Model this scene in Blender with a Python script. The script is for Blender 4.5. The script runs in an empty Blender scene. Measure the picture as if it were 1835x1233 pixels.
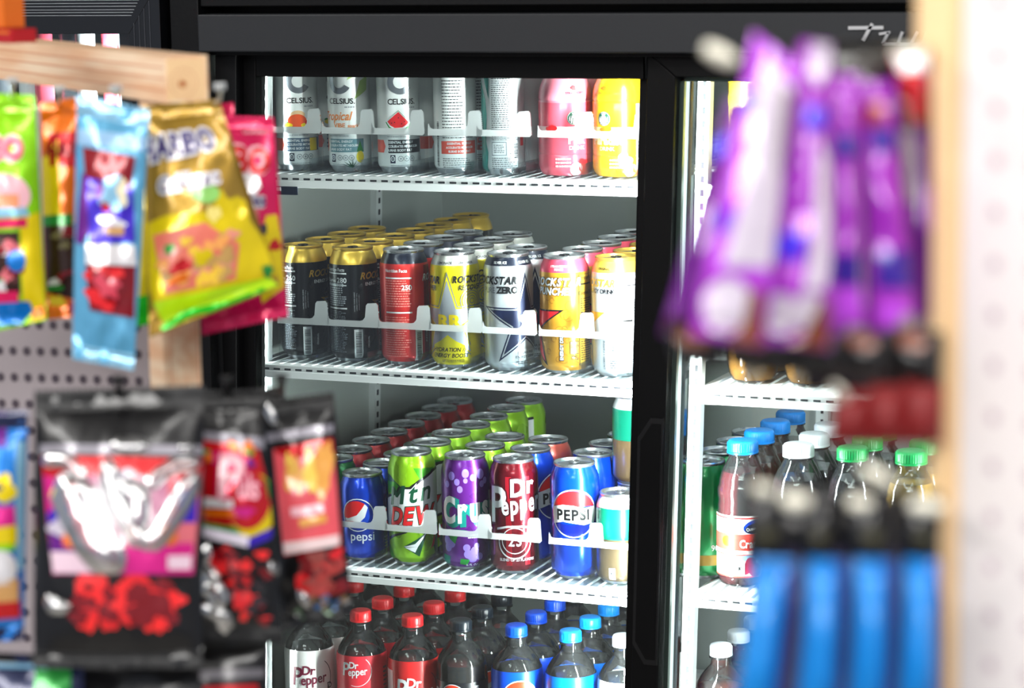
import bpy, bmesh, math, random
from mathutils import Vector, Matrix, noise
R_ = random.Random(7)
sc = bpy.context.scene
COL = sc.collection

# ------------------------------------------------------------------ camera, world, lights, exposure
FW, FH = 1835.0, 1233.0
CX, CY, FPX = FW / 2, FH / 2, 4668.17
CAMROT = Matrix(((0.9216941, -0.04587842, 0.38519495),
                 (0.38753696, 0.15287262, -0.90909024),
                 (-0.01717814, 0.9871804, 0.15868137)))
CAM = Vector((0, 0, 1.85))
cam_d = bpy.data.cameras.new('camera')
cam = bpy.data.objects.new('camera', cam_d)
COL.objects.link(cam)
cam.matrix_world = Matrix.Translation(CAM) @ CAMROT.to_4x4()
cam_d.sensor_width = 36.0
cam_d.lens = FPX / FW * 36.0
cam_d.clip_start = 0.05
cam_d.dof.use_dof = True
cam_d.dof.focus_distance = 3.58
cam_d.dof.aperture_fstop = 4.9
cam_d.dof.aperture_blades = 0
sc.camera = cam

world = bpy.data.worlds.new('store_air')
sc.world = world
world.use_nodes = True
wb = world.node_tree.nodes['Background']
wb.inputs[0].default_value = (0.78, 0.85, 1.0, 1)
wb.inputs[1].default_value = 0.30

vs = sc.view_settings
vs.view_transform = 'Standard'
vs.look = 'None'
vs.gamma = 1.0
vs.use_curve_mapping = False
vs.exposure = 0.4
sc.cycles.use_denoising = True
sc.cycles.max_bounces = 7
sc.cycles.diffuse_bounces = 3
sc.cycles.glossy_bounces = 3
sc.cycles.transmission_bounces = 4
sc.cycles.transparent_max_bounces = 20
sc.cycles.caustics_reflective = False
sc.cycles.caustics_refractive = False
sc.cycles.sample_clamp_indirect = 4.0


def area(name, loc, target, sx, sy, power, color=(1, 1, 1)):
    d = bpy.data.lights.new(name, 'AREA')
    d.shape = 'RECTANGLE'
    d.size, d.size_y, d.energy, d.color = sx, sy, power, color
    o = bpy.data.objects.new(name, d)
    COL.objects.link(o)
    o.location = loc
    v = Vector(target) - Vector(loc)
    o.rotation_euler = v.to_track_quat('-Z', 'Y').to_euler()
    return o


LEAN = 0.037


def lx(z):
    return LEAN * (z - 1.66)


# strip lights and added low fills inside the cooler (vertical, behind the door stiles)
def led(name, x, y, power, tx, ty, zc=1.2, ln=1.02):
    if zc == 1.2:
        x += lx(1.2)
    o = area(name, (x, y, zc), (x + tx, y + ty, zc), 0.014, ln, power * 1.2, (0.95, 1.0, 0.985))
    X = Vector((0, 0, 1))
    zax = -Vector((tx, ty, 0)).normalized()
    yax = Vector((LEAN, 0, 1)).normalized()
    xax = yax.cross(zax).normalized()
    zax = xax.cross(yax)
    o.rotation_euler = Matrix((xax, yax, zax)).transposed().to_euler()
    return o


led('left_bay_left_strip_light', -1.708, 3.084, 23.0, 0.92, 0.38)
led('left_bay_right_strip_light', -1.122, 3.0915, 11.5, -0.95, 0.2)
led('left_bay_low_fill_light', -1.140, 3.0915, 1.4, -0.95, 0.2, .80, .30)  # fill lamp added to brighten the bottle labels
led('left_bay_low_corner_fill_light', -1.735, 3.084, 1.8, 0.95, 0.3, .80, .30)  # second added fill for the bottles, at the left corner
led('right_bay_left_strip_light', -1.060, 3.100, 7.0, 0.9, 0.5)
led('right_bay_right_strip_light', -0.500, 3.100, 8.0, -0.9, 0.5)
# store ceiling lights
area('ceiling_strip_light_front', (0.5, 1.2, 2.95), (0.0, 1.6, 0), 2.6, 0.35, 26, (1, 0.98, 0.95))
area('ceiling_strip_light_left', (-2.2, 0.6, 2.95), (-1.6, 1.2, 0), 2.6, 0.35, 36, (1, 0.98, 0.95))
area('ceiling_panel_light_back', (-0.3, -1.3, 2.95), (-0.7, 0.2, 0.8), 2.6, 0.9, 105, (1, 0.98, 0.95))


# ------------------------------------------------------------------ helpers
def ray(px, py):
    return CAMROT @ Vector(((px - CX) / FPX, -(py - CY) / FPX, -1.0))


def at(px, py, dep):
    return CAM + ray(px, py) * dep


def onY(px, py, y):
    d = ray(px, py)
    return CAM + d * ((y - CAM.y) / d.y)


def onZ(px, py, z):
    d = ray(px, py)
    return CAM + d * ((z - CAM.z) / d.z)


def lin(c):
    c = c / 255.0
    return c / 12.92 if c <= 0.04045 else ((c + 0.055) / 1.055) ** 2.4


def rgb(r, g, b):
    return (lin(r), lin(g), lin(b), 1)


_M = {}


def mat(name, col=None, metal=0.0, rough=0.4, coat=0.0, emit=0.0, noise_amt=0.0, noise_scale=30.0, alpha=1.0, bump=0.0, spec=0.5):
    if name in _M:
        return _M[name]
    m = bpy.data.materials.new(name)
    m.use_nodes = True
    nt = m.node_tree
    b = nt.nodes['Principled BSDF']
    b.inputs['Base Color'].default_value = col
    b.inputs['Metallic'].default_value = metal
    b.inputs['Roughness'].default_value = rough
    b.inputs['Coat Weight'].default_value = coat
    b.inputs['Coat Roughness'].default_value = 0.08
    b.inputs['Alpha'].default_value = alpha
    b.inputs['Specular IOR Level'].default_value = spec
    if emit:
        b.inputs['Emission Color'].default_value = col
        b.inputs['Emission Strength'].default_value = emit
    tc = nt.nodes.new('ShaderNodeTexCoord')
    nz = nt.nodes.new('ShaderNodeTexNoise')
    nz.inputs['Scale'].default_value = noise_scale
    nt.links.new(tc.outputs['Object'], nz.inputs['Vector'])
    if noise_amt:
        mx = nt.nodes.new('ShaderNodeMix')
        mx.data_type = 'RGBA'
        mx.inputs[6].default_value = tuple(c * (1 - noise_amt) for c in col[:3]) + (1,)
        mx.inputs[7].default_value = tuple(min(1, c * (1 + noise_amt)) for c in col[:3]) + (1,)
        nt.links.new(nz.outputs['Fac'], mx.inputs[0])
        nt.links.new(mx.outputs[2], b.inputs['Base Color'])
    mr = nt.nodes.new('ShaderNodeMapRange')
    mr.inputs[3].default_value = max(0.02, rough * 0.85)
    mr.inputs[4].default_value = min(1, rough * 1.15)
    nt.links.new(nz.outputs['Fac'], mr.inputs[0])
    nt.links.new(mr.outputs[0], b.inputs['Roughness'])
    if bump:
        bp = nt.nodes.new('ShaderNodeBump')
        bp.inputs['Strength'].default_value = bump
        bp.inputs['Distance'].default_value = 0.002
        nt.links.new(nz.outputs['Fac'], bp.inputs['Height'])
        nt.links.new(bp.outputs[0], b.inputs['Normal'])
    _M[name] = m
    return m


def ink(name, r, g, b, metal=0.25, rough=0.32, coat=0.3):
    return mat('print_' + name, rgb(r, g, b), metal, rough, coat)


def film(name, col, fac, rough=0.05, ior=1.45, gl=1.0):
    """thin clear plastic or glass: transparent with a fresnel gloss, plus FAC of translucent body colour"""
    if name in _M:
        return _M[name]
    m = bpy.data.materials.new(name)
    m.use_nodes = True
    nt = m.node_tree
    nt.nodes.clear()
    out = nt.nodes.new('ShaderNodeOutputMaterial')
    tr = nt.nodes.new('ShaderNodeBsdfTransparent')
    tr.inputs[0].default_value = tuple(0.6 + 0.4 * c for c in col[:3]) + (1,)
    df = nt.nodes.new('ShaderNodeBsdfDiffuse')
    df.inputs[0].default_value = col
    tl = nt.nodes.new('ShaderNodeBsdfTranslucent')
    tl.inputs[0].default_value = col
    a1 = nt.nodes.new('ShaderNodeMixShader')
    a1.inputs[0].default_value = 0.35
    nt.links.new(df.outputs[0], a1.inputs[1])
    nt.links.new(tl.outputs[0], a1.inputs[2])
    m1 = nt.nodes.new('ShaderNodeMixShader')
    m1.inputs[0].default_value = fac
    nt.links.new(tr.outputs[0], m1.inputs[1])
    nt.links.new(a1.outputs[0], m1.inputs[2])
    gs = nt.nodes.new('ShaderNodeBsdfGlossy')
    gs.inputs['Roughness'].default_value = rough
    fr = nt.nodes.new('ShaderNodeFresnel')
    fr.inputs[0].default_value = ior
    mu = nt.nodes.new('ShaderNodeMath')
    mu.operation = 'MULTIPLY'
    mu.inputs[1].default_value = gl
    nt.links.new(fr.outputs[0], mu.inputs[0])
    m2 = nt.nodes.new('ShaderNodeMixShader')
    nt.links.new(mu.outputs[0], m2.inputs[0])
    nt.links.new(m1.outputs[0], m2.inputs[1])
    nt.links.new(gs.outputs[0], m2.inputs[2])
    nt.links.new(m2.outputs[0], out.inputs[0])
    _M[name] = m
    return m


class MB:
    def __init__(s):
        s.v, s.f, s.fm, s.ms = [], [], [], []

    def mi(s, m):
        if m not in s.ms:
            s.ms.append(m)
        return s.ms.index(m)

    def add(s, vs_, fs, m):
        o = len(s.v)
        s.v += [tuple(p) for p in vs_]
        if isinstance(m, (list, tuple)):
            for f, k in zip(fs, m):
                s.f.append([i + o for i in f]); s.fm.append(s.mi(k))
        else:
            k = s.mi(m)
            for f in fs:
                s.f.append([i + o for i in f]); s.fm.append(k)
        return s

    def box(s, x0, x1, y0, y1, z0, z1, m, lean=False, fn=None):
        P = []
        for z in (z0, z1):
            for x, y in ((x0, y0), (x1, y0), (x1, y1), (x0, y1)):
                p = (x + (lx(z) if lean else 0), y, z)
                P.append(fn(p) if fn else p)
        return s.add(P, [(3, 2, 1, 0), (4, 5, 6, 7), (0, 1, 5, 4), (1, 2, 6, 5), (2, 3, 7, 6), (3, 0, 4, 7)], m)

    def hexa(s, P, m):
        return s.add(P, [(3, 2, 1, 0), (4, 5, 6, 7), (0, 1, 5, 4), (1, 2, 6, 5), (2, 3, 7, 6), (3, 0, 4, 7)], m)

    def lathe(s, prof, m, n=48, c=(0, 0, 0), cap0=True, cap1=True, rmod=None):
        """prof: [(r, z) or (r, z, material of the band above)]"""
        V, F, K = [], [], []
        for p in prof:
            for i in range(n):
                a = 2 * math.pi * i / n
                r = p[0] * (rmod(a, p[1]) if rmod else 1)
                V.append((c[0] + r * math.cos(a), c[1] + r * math.sin(a), c[2] + p[1]))
        for j in range(len(prof) - 1):
            k = prof[j][2] if len(prof[j]) > 2 else m
            for i in range(n):
                F.append((j * n + i, j * n + (i + 1) % n, (j + 1) * n + (i + 1) % n, (j + 1) * n + i)); K.append(k)
        if cap0:
            F.append(tuple(reversed(range(n)))); K.append(m)
        if cap1:
            F.append(tuple((len(prof) - 1) * n + i for i in range(n))); K.append(m)
        return s.add(V, F, K)

    def tube(s, pts, r, m, n=10, caps=True):
        V, F = [], []
        pts = [Vector(p) for p in pts]
        up = None
        for i, p in enumerate(pts):
            t = (pts[min(i + 1, len(pts) - 1)] - pts[max(i - 1, 0)]).normalized()
            if up is None:
                up = t.orthogonal().normalized()
            a = (up - t * up.dot(t)).normalized()
            up = a
            b = t.cross(a)
            rr = r[i] if isinstance(r, (list, tuple)) else r
            for k in range(n):
                q = 2 * math.pi * k / n
                V.append(p + (a * math.cos(q) + b * math.sin(q)) * rr)
        for i in range(len(pts) - 1):
            for k in range(n):
                F.append((i * n + k, i * n + (k + 1) % n, (i + 1) * n + (k + 1) % n, (i + 1) * n + k))
        if caps:
            F.append(tuple(reversed(range(n))))
            F.append(tuple((len(pts) - 1) * n + k for k in range(n)))
        return s.add(V, F, m)

    def prism(s, poly, fn, t0, t1, m):
        """poly in 2-D, fn(a, b, t) -> xyz; extruded from t0 to t1"""
        n = len(poly)
        V = [fn(a, b, t0) for a, b in poly] + [fn(a, b, t1) for a, b in poly]
        bm = bmesh.new()
        vv = [bm.verts.new((a, b, 0)) for a, b in poly]
        f = bm.faces.new(vv)
        bm.normal_update()
        bm.verts.index_update()
        bmesh.ops.triangulate(bm, faces=[f])
        tri = [[v.index for v in g.verts] for g in bm.faces]
        bm.free()
        F = [tuple(reversed(t)) for t in tri] + [tuple(i + n for i in t) for t in tri]
        F += [(i, (i + 1) % n, n + (i + 1) % n, n + i) for i in range(n)]
        return s.add(V, F, m)

    def build(s, name, parent=None, smooth=True, bevel=0.0, angle=35):
        me = bpy.data.meshes.new(name)
        me.from_pydata(s.v, [], s.f)
        for k in s.ms:
            me.materials.append(k)
        me.polygons.foreach_set('material_index', s.fm)
        me.validate(clean_customdata=False)
        if smooth:
            me.polygons.foreach_set('use_smooth', [True] * len(me.polygons))
            try:
                me.set_sharp_from_angle(angle=math.radians(angle))
            except Exception:
                pass
        me.update()
        o = bpy.data.objects.new(name, me)
        COL.objects.link(o)
        if parent:
            o.parent = parent
        if bevel:
            b = o.modifiers.new('bevel', 'BEVEL')
            b.width = bevel
            b.segments = 2
            b.limit_method = 'ANGLE'
        return o


def thing(name, label, cat, loc=(0, 0, 0), rz=0.0, group=None):
    o = bpy.data.objects.new(name, None)
    COL.objects.link(o)
    o.empty_display_size = 0.02
    o.location = loc
    o.rotation_euler = (0, 0, rz)
    o['label'], o['category'] = label, cat
    if group:
        o['group'] = group
    return o


def tag(o, label, cat, group=None):
    o['label'], o['category'] = label, cat
    if group:
        o['group'] = group
    return o


def struct(o):
    o['kind'] = 'structure'
    return o


def dup(root, loc, rz, label, group=None):
    r = root.copy()
    COL.objects.link(r)
    r.location, r.rotation_euler = loc, (0, 0, rz)
    r['label'] = label
    if group:
        r['group'] = group
    for ch in list(root.children):
        c = ch.copy()
        COL.objects.link(c)
        c.parent = r
        for g in list(ch.children):
            d = g.copy()
            COL.objects.link(d)
            d.parent = c
    return r


# ------------------------------------------------------------------ flat artwork that is wrapped on surfaces
_T = {}


def glyph(ch, shear, off):
    k = (ch, shear, off)
    if k in _T:
        return _T[k]
    cu = bpy.data.curves.new('t', 'FONT')
    cu.body, cu.shear, cu.offset = ch, shear, off
    cu.resolution_u = 3
    o = bpy.data.objects.new('t', cu)
    COL.objects.link(o)
    bpy.context.view_layer.update()
    dg = bpy.context.evaluated_depsgraph_get()
    me = o.evaluated_get(dg).to_mesh()
    V = [(v.co.x, v.co.y) for v in me.vertices]
    F = [tuple(p.vertices) for p in me.polygons if p.area > 1e-9]
    o.evaluated_get(dg).to_mesh_clear()
    bpy.data.objects.remove(o)
    bpy.data.curves.remove(cu)
    _T[k] = (V, F)
    return V, F


def glyphs(s, shear=0.0, off=0.0, sp=.085):
    """letters set one by one, so that heavy strokes never merge into each other"""
    V, F, x = [], [], 0.0
    for ch in s:
        if ch == ' ':
            x += .34
            continue
        base = glyph(ch, 0.0, 0.0)[0]
        w0, w1 = min(p[0] for p in base), max(p[0] for p in base)
        g, f = glyph(ch, shear, round(off, 4))
        n = len(V)
        V += [(p[0] - w0 + x, p[1]) for p in g]
        F += [tuple(i + n for i in q) for q in f]
        x += w1 - w0 + sp
    return V, F


class Art:
    def __init__(s):
        s.it = []

    def poly(s, m, P, L=1):
        s.it.append((m, L, list(P), [tuple(range(len(P)))]))
        return s

    def rect(s, m, u0, v0, u1, v1, L=1):
        return s.poly(m, [(u0, v0), (u1, v0), (u1, v1), (u0, v1)], L)

    def circ(s, m, u, v, r, L=1, n=24, ry=None, rot=0):
        P = []
        for i in range(n):
            a = 2 * math.pi * i / n
            x, y = r * math.cos(a), (ry or r) * math.sin(a)
            P.append((u + x * math.cos(rot) - y * math.sin(rot), v + x * math.sin(rot) + y * math.cos(rot)))
        return s.poly(m, P, L)

    def arc(s, m, u, v, r0, r1, a0, a1, L=1, n=24):
        V, F = [], []
        for i in range(n + 1):
            a = math.radians(a0 + (a1 - a0) * i / n)
            V += [(u + r0 * math.cos(a), v + r0 * math.sin(a)), (u + r1 * math.cos(a), v + r1 * math.sin(a))]
        for i in range(n):
            F.append((2 * i, 2 * i + 1, 2 * i + 3, 2 * i + 2))
        s.it.append((m, L, V, F))
        return s

    def star(s, m, u, v, r, L=1, k=0.36, rot=90):
        return s.poly(m, [(u + (r if i % 2 == 0 else r * k) * math.cos(math.radians(rot + 36 * i)),
                           v + (r if i % 2 == 0 else r * k) * math.sin(math.radians(rot + 36 * i))) for i in range(10)], L)

    def blob(s, m, u, v, r, L=1, k=0.25, seed=0, n=28, ry=None):
        g = random.Random(seed)
        ph = [g.uniform(0, 6.28) for _ in range(4)]
        P = []
        for i in range(n):
            a = 2 * math.pi * i / n
            q = 1 + k * (math.sin(2 * a + ph[0]) * .4 + math.sin(3 * a + ph[1]) * .5 + math.sin(5 * a + ph[2]) * .4)
            P.append((u + r * q * math.cos(a), v + (ry or r) * q * math.sin(a)))
        return s.poly(m, P, L)

    def text(s, m, t, u, v, h, L=2, sx=1.0, shear=0.0, bold=0.02, rot=0.0, align='c', sp=.085):
        V, F = glyphs(t, shear, bold, sp)
        k = h / 0.73
        w0, w1 = min(p[0] for p in V), max(p[0] for p in V)
        dx = {'c': -(w0 + w1) / 2, 'l': -w0, 'r': -w1}[align]
        c, n_ = math.cos(rot), math.sin(rot)
        W = []
        for x, y in V:
            x, y = (x + dx) * k * sx, y * k
            W.append((u + x * c - y * n_, v + x * n_ + y * c))
        s.it.append((m, L, W, F))
        return s

    def lines(s, m, u0, v0, u1, v1, n, L=2, fill=0.45, seed=1):
        g = random.Random(seed)
        V, F = [], []
        dv = (v1 - v0) / n
        for i in range(n):
            y = v0 + dv * (i + .5)
            x = u0
            end = u1 - g.uniform(0, .25) * (u1 - u0)
            while x < end:
                w = min(g.uniform(1.2, 4.5), end - x)
                o = len(V)
                V += [(x, y - dv * fill / 2), (x + w, y - dv * fill / 2), (x + w, y + dv * fill / 2), (x, y + dv * fill / 2)]
                F.append((o, o + 1, o + 2, o + 3))
                x += w + g.uniform(.5, 1.0)
        s.it.append((m, L, V, F))
        return s

    def bars(s, m, u0, v0, u1, v1, L=3, horiz=True, seed=3):
        g = random.Random(seed)
        V, F = [], []
        a, b = (v0, v1) if horiz else (u0, u1)
        x = a
        while x < b:
            w = g.uniform(.35, 1.1)
            o = len(V)
            e = min(x + w, b)
            V += [(u0, x), (u1, x), (u1, e), (u0, e)] if horiz else [(x, v0), (e, v0), (e, v1), (x, v1)]
            F.append((o, o + 1, o + 2, o + 3))
            x = e + g.uniform(.35, .9)
        s.it.append((m, L, V, F))
        return s

    def emit(s, mb, fn, du=3.0, dv=None, vcuts=(), clip=None):
        for m, L, V, F in s.it:
            bm = bmesh.new()
            vv = [bm.verts.new((x, y, 0)) for x, y in V]
            for f in F:
                try:
                    bm.faces.new([vv[i] for i in f])
                except Exception:
                    pass
            bm.normal_update()
            big = [f for f in bm.faces if len(f.verts) > 4]
            if big:
                bmesh.ops.triangulate(bm, faces=big)
            for ax, st in ((0, du), (1, dv)):
                lo = min(p[ax] for p in V); hi = max(p[ax] for p in V)
                cuts = []
                if st:
                    k = math.floor(lo / st) + 1
                    while k * st < hi - 1e-4:
                        cuts.append(k * st); k += 1
                elif ax == 1:
                    cuts = [c for c in vcuts if lo < c < hi]
                no = (1, 0, 0) if ax == 0 else (0, 1, 0)
                for c in cuts:
                    co = (c, 0, 0) if ax == 0 else (0, c, 0)
                    bmesh.ops.bisect_plane(bm, geom=bm.verts[:] + bm.edges[:] + bm.faces[:], dist=1e-5, plane_co=co, plane_no=no)
            if clip:
                for co, no in (((clip[0], 0, 0), (-1, 0, 0)), ((clip[2], 0, 0), (1, 0, 0)), ((0, clip[1], 0), (0, -1, 0)), ((0, clip[3], 0), (0, 1, 0))):
                    bmesh.ops.bisect_plane(bm, geom=bm.verts[:] + bm.edges[:] + bm.faces[:], dist=1e-5, plane_co=co, plane_no=no, clear_outer=True)
                if not bm.faces:
                    bm.free()
                    continue
            bm.normal_update()
            for f in bm.faces:
                if f.normal.z < 0:
                    f.normal_flip()
            bm.verts.index_update()
            mb.add([fn(v.co.x, v.co.y, L) for v in bm.verts], [tuple(v.index for v in f.verts) for f in bm.faces], m)
            bm.free()


def wrapper(prof, step=0.00022):
    """prof in mm [(r, z)...] -> fn(u, v, L) on the surface in metres; u = 0 at azimuth 0"""
    pr = [(p[0], p[1]) for p in prof]
    Rm = max(p[0] for p in pr)

    def fn(u, v, L):
        r = pr[-1][0]
        for (r0, z0), (r1, z1) in zip(pr, pr[1:]):
            if z0 <= v <= z1 and z1 > z0:
                r = r0 + (r1 - r0) * (v - z0) / (z1 - z0)
                break
        a = u / Rm
        r = r / 1000 + L * step
        return (r * math.cos(a), r * math.sin(a), v / 1000)
    return fn


def toward_cam(loc):
    return math.atan2(CAM.y - loc[1], CAM.x - loc[0])


# ------------------------------------------------------------------ shared materials
ALU = mat('brushed_aluminium', rgb(205, 208, 212), 0.95, 0.28)
ALU_D = mat('lid_inner_aluminium', rgb(150, 154, 158), 0.95, 0.38)
GOLD_LID = mat('gold_aluminium', rgb(235, 195, 90), 0.85, 0.3)
BLACKP = mat('black_tab', rgb(25, 25, 28), 0.3, 0.35)
WHT = ink('white', 240, 243, 245)
OFFW = ink('off_white', 222, 226, 228)
BLK = ink('black', 14, 14, 17)
DGR = ink('dark_grey', 62, 64, 70)
MGR = ink('mid_grey', 128, 134, 142, .5)
LGR = ink('light_grey', 176, 182, 188, .5)
SIL = ink('silver', 205, 210, 214, .65)
RED = ink('red', 226, 28, 34)
ORG = ink('orange', 245, 120, 20)
YEL = ink('yellow', 250, 220, 10)
GRN = ink('green', 20, 140, 50)
DGN = ink('dark_green', 6, 74, 48)
LIME = ink('lime', 160, 215, 20)
NAVY = ink('navy', 18, 28, 60)
BLUE = ink('blue', 10, 70, 200, .45)
PINK = ink('pink', 240, 110, 130)
GLD = ink('gold', 214, 168, 60, .6)
BODY_YELLOW = ink('can_yellow', 232, 216, 20, .35)
TEAL = ink('teal', 10, 140, 130)
CORAL = ink('coral', 240, 90, 70)

# ------------------------------------------------------------------ cans
P16 = [(23, 0), (25.5, 1.5), (27.5, 5), (31.5, 9.5), (33.1, 14), (33.1, 132), (32.5, 138), (30.8, 144), (28.6, 149), (27.3, 152), (27.1, 153)]
P12 = [(23, 0), (25.5, 1.5), (27.5, 5), (31.5, 9), (33.1, 13), (33.1, 98), (32.5, 103), (30.8, 109), (28.6, 114), (27.3, 117), (27.1, 118)]
PSL = [(22, 0), (23.5, 1.5), (24.5, 4), (27.4, 8), (28.7, 12), (28.7, 136), (28.1, 141), (26.8, 146), (25.6, 150.5), (25.4, 152)]


def make_can(label, art, prof, body, collar, collar_v, base_m, lid_m, tab_m, loc, group, cutv=None):
    root = thing('drink_can', label, 'can', loc, toward_cam(loc), group)
    mb = MB()
    pr = []
    top = prof[-1][1]
    src = list(prof)
    if collar_v and all(abs(p[1] - collar_v) > .1 for p in src):
        for i in range(len(src) - 1):
            if src[i][1] < collar_v < src[i + 1][1]:
                t = (collar_v - src[i][1]) / (src[i + 1][1] - src[i][1])
                src.insert(i + 1, (src[i][0] + t * (src[i + 1][0] - src[i][0]), collar_v))
                break
    for r, z in src:
        k = base_m if z < 5 else (collar if collar_v and z >= collar_v - .05 else body)
        pr.append((r / 1000, z / 1000, k))
    mb.lathe(pr, body, n=56, cap1=True)
    if art:
        art.emit(mb, wrapper(prof), du=3.0, vcuts=[p[1] for p in prof])
    mb.build('can_body', root)
    lb = MB()
    t = top / 1000
    rr = prof[-1][0] / 1000
    lb.lathe([(rr - .0004, t - .001, lid_m), (rr + .0009, t + .0012, lid_m), (rr + .0011, t + .0030, lid_m), (rr + .0002, t + .0044, lid_m),
              (rr - .0012, t + .0040, lid_m), (rr - .0022, t + .0005, lid_m), (rr - .0034, t - .0008, ALU_D), (rr - .005, t + .0004, ALU_D), (.002, t + .0006, ALU_D)], ALU_D, n=40, cap0=False)
    lid = lb.build('can_lid', root)
    tb = MB()
    # stay-on tab with a finger ring and the scored mouth panel
    ring = []
    for i in range(20):
        a = 2 * math.pi * i / 20
        ring.append((-.006 + .0085 * math.cos(a), .0072 * math.sin(a)))
    hole = [(-.008 + .004 * math.cos(2 * math.pi * i / 20), .0042 * math.sin(2 * math.pi * i / 20)) for i in range(20)]
    V = [(x, y, t + .0030) for x, y in ring] + [(x, y, t + .0030) for x, y in hole] + [(x, y, t + .0018) for x, y in ring] + [(x, y, t + .0018) for x, y in hole]
    F = []
    for i in range(20):
        j = (i + 1) % 20
        F += [(i, j, 20 + j, 20 + i), (40 + i, 60 + i, 60 + j, 40 + j), (i, 40 + i, 40 + j, j), (20 + i, 20 + j, 60 + j, 60 + i)]
    tb.add(V, F, tab_m)
    tb.lathe([(.0022, t + .0008), (.0022, t + .0036), (.001, t + .0040)], tab_m, n=12, c=(0, 0, 0))
    tb.lathe([(.0085, t + .0007), (.0085, t + .0013), (.0078, t + .0016)], tab_m if tab_m is BLACKP else ALU, n=20, c=(.0125, 0, 0))
    tb.build('pull_tab', lid)
    return root


def rock_star(a, fill, edge, u, v, r, L=1):
    a.star(edge, u, v, r, L)
    a.star(SIL, u, v, r * .90, L + 1)
    a.star(fill, u, v, r * .82, L + 2)


def art_energy_black(rot, kcal):
    a = Art()
    a.lines(MGR, -48 + rot, 14, -10 + rot, 72, 26, seed=4, fill=.5)
    a.lines(LGR, -44 + rot, 78, -10 + rot, 110, 11, seed=5, fill=.6)
    a.rect(OFFW, -46 + rot, 122, -10 + rot, 124, 2).rect(OFFW, -46 + rot, 106, -10 + rot, 107.5, 2).rect(OFFW, -46 + rot, 74, -10 + rot, 76, 2)
    a.text(OFFW, 'Nutrition Facts', -28 + rot, 126, 4.6, 2, .78)
    a.text(OFFW, kcal, -17 + rot, 110.5, 7, 3, 1.0).text(OFFW, 'Calories', -36 + rot, 111, 5, 3, .8)
    for k in range(3):
        a.text(LGR, ['CALORIES TAURINE GINSENG', 'CAFFEINE CONTENT 160mg', 'CONSUME RESPONSIBLY'][k], 1 + 3.2 * k + rot, 84, 1.5, 2, 1, rot=math.pi / 2, bold=0)
    a.rect(OFFW, -1 + rot, 6, 11 + rot, 46, 2).bars(BLK, 1 + rot, 8, 9 + rot, 43, 3)
    a.text(OFFW, 'ORIGINAL', 21 + rot, 28, 2.6, 2, 1, rot=math.pi / 2)
    a.text(GLD, 'ROCKSTAR', 40 + rot, 115, 9.5, 2, .9, .3, .03)
    a.text(OFFW, 'ENERGY DRINK', 36 + rot, 106, 4.6, 2, .9)
    rock_star(a, BLK, GLD, 86 + rot, 66, 62)
    return a


def art_energy_red():
    a = Art()
    a.text(WHT, 'Nutrition Facts', -12, 128, 4.6, 2, .8)
    a.lines(ink('pink_print', 236, 140, 130, .1), -28, 80, 10, 118, 11, fill=.4, seed=8).lines(ink('pink_print', 236, 140, 130, .1), -30, 12, 8, 68, 18, fill=.35, seed=9)
    a.text(WHT, '250', 3, 104, 7, 3).rect(WHT, -28, 72, 10, 74, 2).rect(WHT, -28, 119, 10, 121, 2)
    a.rect(WHT, 14, 6, 25, 50, 2).bars(BLK, 16, 9, 23, 46, 3)
    a.text(WHT, 'PUNCHED', 36, 40, 3, 2, 1, rot=math.pi / 2)
    a.rect(ink('maroon', 120, 14, 20), 30, 14, 66, 136, 1)  # dark reflection on the can's right side, painted in as colour
    a.text(OFFW, 'ROCKSTAR', 58, 115, 9.5, 2, .9, .3, .03)
    return a


def art_energy_yellow():
    a = Art()
    a.rect(SIL, -32, 16, 16, 82, 1)
    a.poly(YEL, [(-52, 14), (-34, 14), (-22, 46), (-36, 60), (-52, 50)], 1)
    a.star(MGR, -11, 66, 66, 2).star(BODY_YELLOW, -11, 66, 61, 3).star(LGR, -11, 66, 54, 4)
    a.rect(BODY_YELLOW, -34, 14, 12, 32, 5).poly(BODY_YELLOW, [(-34, 32), (12, 32), (-11, 44)], 5)
    a.text(BLK, 'ROCKSTAR', -4, 117, 9.5, 6, .78, .3, .04, align='l', sp=.13).text(BLK, 'RECOVERY', 4, 107, 7, 6, .85, .25, .03, align='l', sp=.12)
    a.text(BLK, 'ROCKSTAR', -50, 116, 9.5, 6, .82, .3, .05).text(BLK, 'RECOVER', -46, 106, 7, 6, .85, .25, .03)
    a.text(YEL, 'RR', -8, 57, 17, 6, 1.1, 0, .05)
    for k in range(5):
        a.arc(MGR, 24, 92, 3 + 3.4 * k, 4 + 3.4 * k, 0, 360, 4)
    a.rect(YEL, 20, 12, 50, 56, 5)
    a.text(BLK, 'HYDRATION //', -10, 24, 5.5, 6, .9, .25).text(BLK, 'ENERGY BOOST', -8, 16, 5.5, 6, .9, .25)
    a.lines(BLK, -20, 9, 12, 13, 2, 6)
    a.text(DGR, 'LEMONADE', -15, 142, 3.2, 2).text(DGR, 'LEMONADE', 17, 142, 3.2, 2)
    return a


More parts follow.
